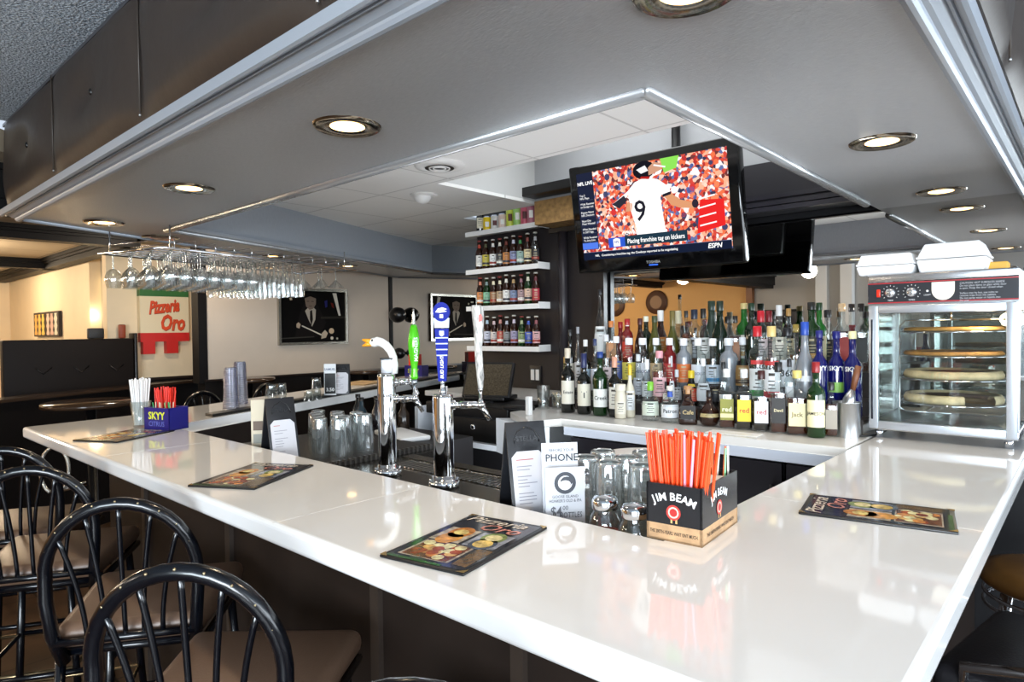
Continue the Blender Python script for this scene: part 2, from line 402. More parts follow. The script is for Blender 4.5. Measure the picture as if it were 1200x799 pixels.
for k, z in enumerate((HS+.02, HS+.05, HS+.085)): s.bb((-2.34, Y2-.035+.01*k, z), (-.785, Y2, z+.022), mat('#2a282e', .3))
struct(s, 'trim_bulkhead')
# walls
s = MB(); s.bb((-2.32, 3.52, CT), (1.6, 3.56, HS), MIRROR); struct(s, 'wall_back_mirror')
s = MB(); s.bb((-2.36, 3.56, 0), (3.7, 3.66, HP), CHARC); s.bb((-.255, 3.5, HS), (3.7, 3.56, HP), CHARC); s.bb((1.6, 3.5, 0), (3.7, 3.56, HP), GREYW); s.bb((-2.36, 3.50, 0), (3.7, 3.56, CT-.05), CHARC); struct(s, 'wall_back')
s = MB(); s.bb((-5.5, YM2, 1.02), (-3.5, YM2+.04, HS+.3), MIRROR); struct(s, 'wall_left_mirror')
s = MB(); s.bb((-6.4, YM2+.04, 0), (-3.5, YM2+.12, HP), CHARC); s.bb((-6.4, YM2, 0), (-3.5, YM2+.04, 1.02), DARKW); struct(s, 'wall_far')
s = MB(); s.bb((-3.5, 3.5, 0), (-2.36, YM2+.1, HP), mat('#1a1517', .5)); struct(s, 'wall_column')
WZ = 1.075
s = MB(); s.bb((WX-.1, 2.30, 1.10), (WX, YM2, HP), BEIGE); s.bb((-6.39, 2.70, WZ+.03), (WX-.11, 2.74, HP), BEIGE); struct(s, 'wall_picture')
s = MB(); s.bb((-6.5, 1.84, WZ), (-6.4, 2.62, HP), CREAM); s.bb((-7.6, 2.2, 0), (-6.5, 2.3, HP), mat('#d6cab4', .7)); struct(s, 'wall_sign')
s = MB(); s.bb((-6.52, 1.84, 0), (-6.38, 2.66, WZ), DARKW); s.bb((-6.52, 1.84, WZ), (-6.36, 2.66, WZ+.02), mat('#241a15', .3)); struct(s, 'baseboard_left'); s = MB(); s.bb((WX-.12, 2.28, 0), (WX+.02, YM2, 1.09), DARKW); s.bb((WX-.12, 2.28, 1.09), (WX+.04, YM2, 1.105), mat('#241a15', .3)); struct(s, 'baseboard_picture')
s = MB(); s.bb((WX-.12, 2.24, WZ), (WX+.01, 2.31, HP), DARKTRIM); struct(s, 'trim_5')
s = MB(); s.bb((WX, YM2-.02, WZ), (WX+.02, YM2, HP), DARKTRIM); struct(s, 'trim_6')
s = MB(); s.bb((-11, 1.98, 0), (-7.4, 2.08, HP), CREAM); s.bb((-7.55, 2.081, 0), (-7.401, 2.19, HP), mat('#c3b5a0', .7)); struct(s, 'wall_alcove')
s = MB(); s.bb((-11.2, -3.6, 0), (-10.9, 2.0, HP), CREAM); struct(s, 'wall_left')
# customer side back wall: ochre, grey, window; right wall with window
s = MB(); s.bb((-11.2, -3.7, 0), (-4.2, -3.6, HP), OCHRE); s.bb((-4.2, -3.7, 0), (-2.75, -3.6, HP), GREYW); s.bb((-2.75, -3.7, 0), (.1, -3.6, HP), GREYW); s.bb((.1, -3.7, 0), (3.4, -3.6, .75), GREYW); s.bb((.1, -3.7, 2.3), (3.4, -3.6, HP), GREYW); s.bb((3.4, -3.7, 0), (3.7, -3.6, HP), GREYW); struct(s, 'wall_front')
s = MB(); s.bb((3.6, -3.6, 0), (3.7, 3.6, .75), GREYW); s.bb((3.6, -3.6, 2.3), (3.7, 3.6, HP), GREYW); s.bb((3.6, -3.6, .75), (3.7, -.85, 2.3), GREYW); s.bb((3.6, 3.25, .75), (3.7, 3.6, 2.3), GREYW); struct(s, 'wall_right')
WF = mat('#e6e6e6', .4)
s = MB()
for x in (.13, 1.2, 2.3, 3.37): s.box((x, -3.6, 1.52), (.07, .08, 1.55), WF)
s.box((1.75, -3.6, .77), (3.3, .1, .05), WF); s.box((1.75, -3.6, 2.28), (3.3, .1, .05), WF)
s.bb((.13, -3.67, .78), (3.37, -3.66, 2.28), glass('#f6fafa', .06)); struct(s, 'window_1')
s = MB()
for y in (-.82, .2, 1.2, 2.2, 3.22): s.box((3.6, y, 1.52), (.08, .07, 1.55), WF)
s.box((3.6, 1.2, .77), (.1, 4.1, .05), WF); s.box((3.6, 1.2, 2.28), (.1, 4.1, .05), WF)
s.bb((3.66, -.8, .78), (3.67, 3.2, 2.28), glass('#f6fafa', .06)); struct(s, 'window_2')
# dark beams of the dining-room ceiling
BEAM = mat('#0b0909', .5, 0, .2)
def beam(a, b, w_, z0, name):
    a = Vector((a[0], a[1], 0)); b = Vector((b[0], b[1], 0)); d = (b-a).normalized(); n = Vector((-d.y, d.x, 0)); s = MB()
    for ww, za, zb in ((w_, z0, HD), (w_+.05, z0+.05, HD), (w_+.1, HD-.03, HD)):
        p = [a+n*ww/2, b+n*ww/2, b-n*ww/2, a-n*ww/2]; s.prism([(q.x, q.y) for q in p], za, zb, BEAM)
    return struct(s, name)
beam((-5.9, -3.5), (-5.9, 1.9), .14, HD-.10, 'trim_beam_near')
beam((-8.4, -3.5), (-8.4, 1.95), .14, HD-.10, 'trim_beam_far')
beam((-5.85, 1.88), (-11, 1.88), .12, HD-.10, 'trim_beam_side')
beam((-3.95, .72), (-3.95, -3.5), .2, HD-.21, 'trim_beam_edge')
beam((-3.98, .72), (outx(YM2)-.17, YM2), .2, HD-.21, 'trim_beam_slant')
print('structure ok')
# ================================================================== BAR
QUARTZ = mat('#f0f0ef', .06, 0, .6, .3, name='white_quartz', noise=(2.2, .025, (1, 1, 1)))
cin = lambda y: -3.15-.419*(y-1.125)
pts = [(-3.67, .70), (-.158, .70), (-.158, 3.48), (-.62, 3.48), (-.62, 1.125), (-3.15, 1.125), (cin(YM2-.02), YM2-.02), (cin(YM2-.02)-.5, YM2-.02), (-3.70, 1.16)]
s = MB(); s.prism(pts, CT-.05, CT, QUARTZ, bev=.012)
bar = s.obj('bar_counter'); tag(bar, 'white glossy U-shaped bar countertop wrapping around the bartender area', 'counter')
for a, b in (((-1.35, .7), (-1.3485, 1.125)), ((-2.55, .7), (-2.5485, 1.125)), ((-.62, 1.6), (-.158, 1.6015))):
    s = MB(); s.bb((a[0], a[1], CT+.0001), (b[0], b[1], CT+.0004), mat('#dddbd6', .15)); s.obj('counter_seam', bar)
BASEM = mat('#211813', .6, 0, .3, name='bar_front', noise=(6, .2, (1, 1, 1)))
s = MB(); s.bb((-3.5, 1.0, 0), (-.42, 1.06, CT-.05), BASEM); s.bb((-.46, 1.0, 0), (-.40, 3.48, CT-.05), BASEM)
s.prism([(-3.5, 1.0), (-3.44, 1.06), (cin(4.17)-.15, 4.17), (cin(4.17)-.21, 4.17)], 0, CT-.05, BASEM)
bb_ = s.obj('bar_front_panel'); tag(bb_, 'dark brown laminate bar front below the white countertop', 'bar front')
for x in (-.87, -1.36, -2.2, -3.0): s = MB(); s.bb((x-.035, .985, 0), (x, 1.0, CT-.05), mat('#352c26', .45)); s.obj('panel_strip', bb_)
# left leg bar mat
dn = Vector((Cd.y, -Cd.x, 0))
s = MB(); a = (cin(1.4)-.02, 1.4); b = (cin(4.2)-.02, 4.2)
s.prism([(a[0], a[1]), (b[0], b[1]), (b[0]-.085, b[1]), (a[0]-.085, a[1])], CT+.0005, CT+.014, mat('#0d0d0e', .5))
tag(s.obj('bar_mat'), 'long black rubber bar mat along the inner edge of the far counter', 'bar mat')
# work surface for the bartender, beer station
SS = mat('#8f8a82', .22, 1, name='stainless', noise=(9, .1, (1, 6, 1)))
s = MB(); s.bb((-2.85, 1.075, .90), (-.66, 1.78, .95), SS); s.bb((-2.19, 1.72, .95), (-.66, 1.78, .958), SS); s.bb((-3.04, 1.18, .90), (-2.20, 1.965, .9499), SS)
bs = s.obj('beer_station'); tag(bs, 'stainless steel drip station under the inner edge of the bar', 'drip station')
s = MB(); s.bb((-2.80, 1.1, .1), (-.70, 1.7, .90), CHARC); s.obj('cabinet_body', bs)
s = MB(); s.bb((-2.1, 1.60, .9505), (-1.35, 1.70, .953), mat('#3a3733', .3, 1))
for k in range(30): s.bb((-2.1+k*.025, 1.60, .953), (-2.09+k*.025, 1.70, .956), CHROME)
s.obj('drain_grate', bs)
s = MB(); MATM = mat('#2b2826', .6, bump=(90, 1, (1, 1, 1)))
s.bb((-3.02, 1.3, .9505), (-2.25, 1.95, .966), MATM)
for k in range(26): s.bb((-2.26+.0, 1.3+k*.025, .951), (-2.245, 1.31+k*.025, .975), mat('#4c4946', .4))
gm = s.obj('glass_mat'); tag(gm, 'black ribbed glass drying mat behind the bar under the tumblers', 'mat')
# back bar: counter, cabinets, riser
s = MB(); s.prism([(-3.5, 2.96), (-2.22, 2.96), (-2.22, 2.44), (-1.93, 2.24), (-1.86, 2.40), (-.63, 2.40), (-.63, 3.49), (-3.49, 3.49)], CT-.035, CT, mat('#d2d0cb', .25), bev=.006)
bc = s.obj('back_counter'); tag(bc, 'pale laminate back counter carrying all the liquor bottles', 'counter')
FW = mat('#b4bbc6', .4)
s = MB(); s.bb((-1.85, 2.405, CT-.075), (-.63, 2.43, CT-.036), FW); s.obj('edge_band', bc)
x0 = -1.84; cabs = [(-1.84, -1.34), (-1.335, -.86), (-.855, -.64)]
for i, (a, b) in enumerate(cabs):
    t = thing('back_cabinet', ['black cabinet door unit behind the phone card, leftmost under the back counter', 'black cabinet unit behind the orange straws under the back counter', 'narrow black cabinet at the right end under the back counter'][i], 'cabinet', (a, 2.44, 0), 0, 'cabinets under the back counter')
    w_ = b-a; s = MB(); s.bb((.002, .02, .08), (w_-.002, .9, CT-.08), CHARC); s.obj('body', t)
    s = MB(); s.bb((.006, 0, .1), (w_-.006, .018, CT-.09), mat('#141217', .3)); d = s.obj('door', t)
    s = MB(); s.tube([(w_-.04, -.02, .78), (w_-.04, -.02, .9)], .005, BLACK, 6); s.tube([(w_-.04, -.02, .79), (w_-.04, 0, .79)], .004, BLACK, 6); s.tube([(w_-.04, -.02, .89), (w_-.04, 0, .89)], .004, BLACK, 6); s.obj('handle', d)
# register nook, white laminate
s = MB(); LW = mat('#d7dde4', .35)
s.prism([(-2.30, 2.42), (-1.94, 2.27), (-1.90, 2.36), (-2.2, 2.50)], .86, CT-.036, LW)
s.bb((-3.02, 2.50, .84), (-2.2, 2.95, .87), LW); s.bb((-3.05, 2.50, .84), (-3.02, 2.95, CT-.036), LW); s.bb((-2.22, 2.46, .84), (-2.19, 2.95, CT-.036), LW); s.bb((-3.05, 2.93, .84), (-2.19, 2.95, CT-.036), mat('#1a1a1c', .5))
tag(s.obj('register_cubby'), 'white laminate cubby below the register screen holding the cash drawer', 'shelf')
s = MB(); s.bb((-3.04, 2.6, .05), (-1.95, 3.3, .835), CHARC)
tag(s.obj('under_cabinet'), 'black cabinet below the white register cubby', 'cabinet')
t = thing('cash_drawer', 'black cash drawer with silver keyhole inside the white cubby', 'cash drawer', (-2.6, 2.70, .87))
s = MB(); s.box((0, 0, .065), (.60, .34, .13), mat('#0e0e10', .4), bev=.006); s.obj('drawer_case', t)
s = MB(); s.lathe([(.016, 0), (.016, .006), (.005, .006)], CHROME, (0, 0, 0), 14); o = s.obj('lock', t); o.rotation_euler = (PI/2, 0, 0); o.location = (.02, -.171, .08)
t = thing('register_keyboard', 'black register keyboard unit filling the top of the white cubby', 'register', (-2.63, 2.70, 1.002), 0)
s = MB(); s.box((0, 0, .035), (.66, .38, .07), mat('#0d0d0f', .45, 0, .3), bev=.008); s.obj('case', t)
s = MB()
for a_ in range(9):
    for b_ in range(4): s.box((-.24+.035*a_, -.13+.035*b_, .073), (.028, .028, .006), mat('#1d1d20', .4))
s.obj('keys', t, kind='stuff')
# POS screen
t = thing('register_screen', 'tilted register touch screen with dark speckled glass on the back counter', 'screen', (-2.66, 2.74, CT+.0075), R(18))
rt = Matrix.Rotation(R(-22), 3, 'X')
s = MB(); s.box((0, 0, .115), (.31, .025, .215), mat('#141416', .3), rt, bev=.004); s.obj('bezel', t)
s = MB(); s.box(Vector((0, 0, .115))+rt @ Vector((0, -.014, 0)), (.285, .002, .19), mat('#4a4133', .12, 0, .6, noise=(120, .4, (1,1,1))), rt); s.obj('screen', t)
s = MB(); s.box((0, .03, .012), (.26, .2, .024), BLACK, bev=.006); s.box((0, .05, .06), (.08, .03, .10), BLACK); s.obj('stand', t)
# remote, napkin card, glass, toothpick jar at the corner
p = atz(608, 480, CT)
s = MB(); s.box((p.x, p.y, CT+.011), (.17, .05, .022), mat('#111113', .35), Matrix.Rotation(R(12), 3, 'Z'), bev=.006)
tag(s.obj('remote_control'), 'black remote control lying at the corner of the back counter', 'remote')
p = atz(620, 486, CT); s = MB(); s.box((p.x, p.y, CT+.045), (.026, .026, .09), WHITE, bev=.003); tag(s.obj('receipt_roll'), 'small white upright roll beside the empty glass on the back counter', 'roll')
def tumbler(name, label, cat, loc, r, h, group=None, up=True, flutes=0, m=None):
    m = m or GLASSC; t = thing(name, label, cat, loc, 0, group)
    s = MB(); pr = [(r*.82, 0), (r*.86, .004), (r, h), (r*.94, h), (r*.78, .012), (0, .012)]
    if not up: pr = [(a_, h-b_) for a_, b_ in pr][::-1]
    s.lathe(pr, m, seg=20, cap=False); s.obj('glass_body', t)
    s = MB(); z = h if up else .0; s.lathe([(r*.97, z-.002+(.002 if not up else 0)), (r*1.005, z+.001), (r*.95, z+.001)], glass('#dfe8e8', .4), seg=20, cap=False); s.obj('rim', t)
    return t
p = atz(630, 480, CT); tumbler('pint_glass', 'empty clear tumbler standing beside the toothpick jar', 'glass', (p.x, p.y+.05, CT), .036, .12)
p = atz(644, 480, CT); t = tumbler('toothpick_jar', 'short glass of wooden stir sticks left of the wine bottles', 'jar', (p.x+.01, p.y+.06, CT), .037, .075)
s = MB()
for k in range(16):
    a = random.random()*6.28; b = random.random()*6.28
    s.tube([(.018*math.cos(a), .018*math.sin(a), .013), (.03*math.cos(b), .03*math.sin(b), .085)], .0016, mat('#d9c7a2', .6), 4)
s.obj('stick_bundle', t, kind='stuff')
t = thing('light_switch', 'white double rocker switch on black plate beside the bottle shelves', 'switch', aty(628, 439, 3.495))
s = MB(); s.box((0, -.004, 0), (.1, .006, .13), BLACK, bev=.002); s.obj('plate', t)
for k in (-1, 1): s = MB(); s.box((k*.022, -.01, 0), (.03, .008, .075), WHITE, bev=.002); s.obj('rocker', t)
# pillar mouldings beside the mirror
s = MB(); s.tube([(-2.66, 3.47, CT), (-2.66, 3.47, 2.14)], .03, mat('#2b272b', .35), 10); s.bb((-2.42, 3.46, CT), (-2.33, 3.5, 2.14), mat('#0f0d10', .35)); s.bb((-2.78, 3.47, 2.14), (-2.33, 3.5, 2.17), mat('#3d342b', .4)); struct(s, 'trim_7')
print('bar ok')
# ================================================================== DOWNLIGHTS
TRIMD = mat('#a59c8e', .12, 1)
def downlight(x, y, z, label, on=True, r=.092, grp='recessed downlights in the soffit', pw=9):
    t = thing('recessed_downlight', label, 'ceiling light', (x, y, z), 0, grp)
    s = MB(); s.lathe([(r, 0), (r*.97, -.005), (r*.90, -.008), (r*.50, -.002)], TRIMD, seg=28, cap=False); s.obj('trim_ring', t)
    s = MB(); s.lathe([(r*.52, -.0018), (r*.36, -.005), (.0001, -.007)], emit('#ffd08c', 5) if on else mat('#5a5550', .3, .5), seg=20, cap=False); s.obj('bulb', t)
    if on:
        l = bpy.data.lights.new('downlight_lamp', 'SPOT'); l.energy = pw; l.color = (1, .80, .55); l.spot_size = R(115); l.spot_blend = .7; l.shadow_soft_size = .04
        o = bpy.data.objects.new('downlight_lamp', l); C.objects.link(o); o.location = (x, y, z-.03)
    return t
dls = [(-.505, 1.0, 'largest downlight, cut by the top edge above the bar corner'), (-1.51, 1.02, 'downlight in the front soffit left of the ceiling bay corner'),
       (-2.58, 1.03, 'downlight in the front soffit, second from the left crown corner'), (-3.66, 1.05, 'downlight at the left end of the front soffit above the glass rack'),
       (-.487, 2.23, 'downlight in the right soffit nearest right of the television'), (-.488, 3.24, 'downlight in the right soffit closest to the mirror')]
for x, y, l in dls: downlight(x, y, HS, l)
for px, py, l, on in ((188, 278, 'unlit downlight in the soffit directly above the glass rack', False), (321, 300, 'lit downlight at the right end of the glass rack', True),
                      (407.7, 311.5, 'small downlight in the far soffit above the framed picture', True)):
    p = atz(px, py, HS); downlight(p.x, p.y, HS, l, on, .085 if on else .1)
p = atz(52, 305, HD); downlight(p.x, p.y, HD, 'small downlight in the brown tiled dining room ceiling', True, .09, 'downlights of the dining room', 16)
for x, y in ((-7.2, .8), (-9.3, -.6), (-7.0, -2.0), (-9.0, 1.2)):
    l = bpy.data.lights.new('dining_lamp', 'POINT'); l.energy = 26; l.color = (1, .80, .56); l.shadow_soft_size = .12
    o = bpy.data.objects.new('dining_lamp', l); C.objects.link(o); o.location = (x, y, HD-.25)
for x, y in ((-5.0, 3.3), (-5.1, 1.9), (-4.6, -1.9), (-6.5, -1.9), (-2.9, -2.2)):  # unseen point lights without fixtures, added to brighten the walls
    l = bpy.data.lights.new('wall_fill', 'POINT'); l.energy = 17; l.color = (1, .86, .70); l.shadow_soft_size = .1
    o = bpy.data.objects.new('wall_fill', l); C.objects.link(o); o.location = (x, y, HP-.2)
# cool area light at the top of the raised bay, shining down
area('bay_light', (-1.7, 2.9, 2.78), (-1.7, 2.9, 0), 1.6, .6, 9, (.95, .98, 1))
t = thing('air_vent', 'round white air vent in the white tile ceiling', 'vent', atz(515, 193, HT))
s = MB(); s.lathe([(.13, 0), (.125, -.012), (.075, -.018), (.07, 0)], WHITE, seg=28, cap=False); s.obj('outer_ring', t)
s = MB(); s.lathe([(.074, -.0185), (0, -.0185)], BLACK, seg=20, cap=False)
for r_ in (.055, .035): s.lathe([(r_, -.019), (r_-.003, -.024), (r_-.008, -.019)], WHITE, seg=20, cap=False)
s.obj('louver', t)
t = thing('eyeball_light', 'small white eyeball spotlight on the tile ceiling beside the vent', 'ceiling light', atz(497, 228, HT))
s = MB(); s.lathe([(.085, 0), (.08, -.01), (.06, -.014)], WHITE, seg=24); s.obj('ring', t)
s = MB(); s.ball((-.005, -.01, -.012), (.055, .055, .045), WHITE, 16, 10); s.obj('eyeball', t)

# ================================================================== TELEVISION
def tv():
    tl, tr, br, bl = (662, 197), (860, 159), (877, 307), (680, 322)
    yt, yb = 2.93, 3.03
    P = [aty(*tl, yt), aty(*tr, yt), aty(*br, yb), aty(*bl, yb)]
    ctr = sum(P, Vector())/4
    u = ((P[1]+P[2])-(P[0]+P[3])).normalized(); v = ((P[0]+P[1])-(P[2]+P[3])); v = (v-u*v.dot(u)).normalized()
    n = u.cross(v)                                   # towards the viewer
    if n.y > 0: n = -n
    W = ((P[1]-P[0]).length+(P[2]-P[3]).length)/2; Hh = ((P[0]-P[3]).length+(P[1]-P[2]).length)/2
    t = thing('television', 'wall television showing a football broadcast, tilted above the liquor bottles', 'television', ctr)
    M = Matrix((( u.x, v.x, n.x), (u.y, v.y, n.y), (u.z, v.z, n.z))).to_4x4()
    def L(x, y, z=0): return M @ Vector((x, y, z))
    s = MB(M); s.box((0, 0, -.035), (W, Hh, .06), GLOSSBLACK, bev=.012); s.box((0, -.01, -.08), (W*.7, Hh*.6, .05), BLACK, bev=.01); s.obj('bezel', t)
    sw, sh = W*.885, Hh*.80; oy = .016
    # crowd: procedural coloured cells
    m = bpy.data.materials.new('crowd_picture'); m.use_nodes = True; nt = m.node_tree; nt.nodes.clear()
    tc = nt.nodes.new('ShaderNodeTexCoord'); vo = nt.nodes.new('ShaderNodeTexVoronoi'); vo.inputs['Scale'].default_value = 62
    nz = nt.nodes.new('ShaderNodeTexNoise'); nz.inputs['Scale'].default_value = 9; ad = nt.nodes.new('ShaderNodeVectorMath'); ad.operation = 'MULTIPLY_ADD'
    nt.links.new(tc.outputs['Object'], nz.inputs[0]); nt.links.new(nz.outputs['Color'], ad.inputs[0]); ad.inputs[1].default_value = (.05, .05, .05); nt.links.new(tc.outputs['Object'], ad.inputs[2])
    nt.links.new(ad.outputs[0], vo.inputs['Vector']); sp = nt.nodes.new('ShaderNodeSeparateColor'); nt.links.new(vo.outputs['Color'], sp.inputs[0])
    cr = nt.nodes.new('ShaderNodeValToRGB'); cr.color_ramp.interpolation = 'CONSTANT'
    cols = [(0, '#c04438'), (.16, '#d86844'), (.32, '#e8a284'), (.45, '#e2dad8'), (.56, '#a83030'), (.66, '#5a6694'), (.76, '#e0b8a6'), (.86, '#6a3434'), (.93, '#34344c')]
    el = cr.color_ramp.elements; el[0].position = 0; el[0].color = srgb(cols[0][1]); el[1].position = cols[1][0]; el[1].color = srgb(cols[1][1])
    for p_, c_ in cols[2:]: e = el.new(p_); e.color = srgb(c_)
    em = nt.nodes.new('ShaderNodeEmission'); em.inputs[1].default_value = .95; oo = nt.nodes.new('ShaderNodeOutputMaterial')
    nt.links.new(sp.outputs[0], cr.inputs[0]); nt.links.new(cr.outputs[0], em.inputs[0]); nt.links.new(em.outputs[0], oo.inputs[0])
    s = MB(M); s.box((0, oy, -.003), (sw, sh, .004), m); scr = s.obj('screen', t)
    # picture on the screen: normalised coords (0..1, y up)
    def q(x, y, z): return ((x-.5)*sw, oy+(y-.5)*sh, z)
    def P2(pts, c, z, st=.95): s.poly([q(x, y, z) for x, y in pts], emit(c, st))
    def disc(cx, cy, rx, ry, c, z, n=16): P2([(cx+rx*math.cos(2*PI*i/n), cy+ry*math.sin(2*PI*i/n)) for i in range(n)], c, z)
    s = MB(M)
    for i in range(70):                              # larger blurred spectators
        x = random.uniform(.16, .97); y = random.uniform(.2, .95); r_ = random.uniform(.012, .03)
        disc(x, y, r_*.8, r_*1.5, random.choice(['#cc4c3a', '#e07a54', '#c03434', '#ece8e6', '#ecc4b0', '#4c568c', '#e8e4e4', '#3c4060']), .0004, 8)
    P2([(.80, .18), (.97, .24), (.97, .5), (.83, .52)], '#d02424', .0006)
    for k in range(4): P2([(.82, .25+.09*k), (.92, .275+.09*k), (.92, .29+.09*k), (.82, .265+.09*k)], '#f2dede', .0008)
    P2([(.62, .85), (.70, .88), (.72, 1.0), (.6, 1.0)], '#7ec850', .0006); s.obj('crowd', scr, kind='stuff')
    s = MB(M)                                        # the player in white
    P2([(.40, .12), (.62, .14), (.60, .3), (.585, .6), (.62, .72), (.58, .79), (.50, .84), (.42, .80), (.37, .70), (.38, .5), (.41, .3)], '#f2f0ee', .0012)
    P2([(.37, .72), (.42, .80), (.36, .66), (.27, .56), (.25, .60)], '#eceaea', .0012)
    P2([(.25, .60), (.30, .545), (.36, .62), (.34, .68)], '#2a2a34', .0013)
    P2([(.36, .60), (.395, .58), (.39, .50), (.34, .50)], '#c48c6a', .0012)
    P2([(.58, .79), (.645, .70), (.655, .64), (.60, .62), (.57, .68)], '#f4f2f0', .0014)
    P2([(.60, .63), (.655, .65), (.655, .62), (.60, .60)], '#20202a', .0015)
    P2([(.61, .61), (.655, .63), (.71, .55), (.80, .50), (.80, .44), (.70, .47), (.65, .51)], '#c58a64', .0013)
    disc(.80, .49, .02, .045, '#2b2430', .0016)
    P2([(.40, .12), (.62, .14), (.62, .18), (.40, .16)], '#1c1c22', .0016)
    disc(.49, .915, .075, .095, '#15151d', .0016); P2([(.44, .93), (.50, .96), (.52, .90), (.47, .88)], '#d8d8dc', .0017); P2([(.52, .85), (.60, .88), (.61, .95), (.56, .98), (.52, .93)], '#b98a70', .0018)
    P2([(.54, .83), (.60, .85), (.61, .89), (.57, .87)], '#ececec', .002); P2([(.555, .94), (.63, .90), (.635, .915), (.56, .955)], '#dcdcdc', .002)
    P2([(.46, .83), (.52, .81), (.53, .835), (.47, .85)], '#a02020', .0021)
    s.obj('player_figure', scr)
    f = lambda x0, y0, z=.0026: (lambda x, y: Vector(q(x0, y0, z))+Vector((x, y, 0)))
    s = MB(M); ink = emit('#f4f4f4', 1)
    s.text('9', f(.445, .48), .15, emit('#20202a', .9), bold=.01); s.obj('jersey_number', scr)
    s = MB(M); P2([(0, .12), (.125, .12), (.125, 1), (0, 1)], '#1d2236', .002, .9)
    for k in range(6): P2([(.01, .69-.095*k), (.115, .69-.095*k), (.115, .692-.095*k), (.01, .692-.095*k)], '#59607a', .0022)
    P2([(.0, .125), (.12, .125), (.12, .20), (0, .20)], '#4a6fd0', .0024); s.obj('side_panel', scr)
    s = MB(M); s.text('NFL LIVE', f(.062, .88), .026, ink, bold=.02)
    for k, l in enumerate(['Top 5\nNFL Plays', 'Wide Receiver\nto Dodge out', 'Peyton News\nNFL Decision', 'Next Day\nMost Wanted', 'What Needed\nin 24/7 Age', 'Wide Receiver\nTo Any Line']): s.text(l, f(.012, .73-.097*k), .0155, ink, align='LEFT')
    s.obj('side_lettering', scr)
    s = MB(M); P2([(.2, .12), (.32, .12), (.32, .23), (.2, .23)], '#2a50b8', .0022); P2([(.235, .13), (.285, .13), (.285, .21), (.26, .225), (.235, .21)], '#e8ecf4', .0024)
    P2([(.32, .12), (.74, .12), (.74, .235), (.32, .235)], '#1f3442', .0022, .9)
    P2([(0, 0), (1, 0), (1, .085), (0, .085)], '#151d33', .0022, .9); P2([(0, .085), (1, .085), (1, .09), (0, .09)], '#55607c', .0024); s.obj('caption_bar', scr)
    s = MB(M); s.text('Placing franchise tag on kickers', f(.53, .172), .034, ink, bold=.012, sx=.78); s.text('NFL', f(.26, .178), .018, emit('#1c2c80', .9), bold=.02)
    s.text('COWBOYS', f(.38, .262), .026, ink, bold=.012); s.text('ESPN', f(.90, .043), .032, ink, bold=.02, shear=.2)
    s.text('NFL   Considering a franchise tag, the Cowboys reported to be negotiating', f(.09, .043), .0165, ink, align='LEFT', bold=.01); s.obj('caption_lettering', scr)
    s = MB(M); s.text('TOSHIBA', (lambda x, y: Vector((x, y-Hh*.435, -.0035))), .02, mat('#b0b0b0', .4)); s.obj('maker_lettering', t)
    s = MB(M); s.box((0, -Hh*.46, -.004), (.05, .006, .003), emit('#3a6cff', 1.2)); s.obj('power_light', t)
    s = MB(); top = L(0, 0, -.1); s.tube([top, (top.x, top.y+.2, top.z+.15), (top.x, top.y+.2, 2.8-ctr.z)], .025, BLACK, 10); s.obj('mount_arm', t)
tv()
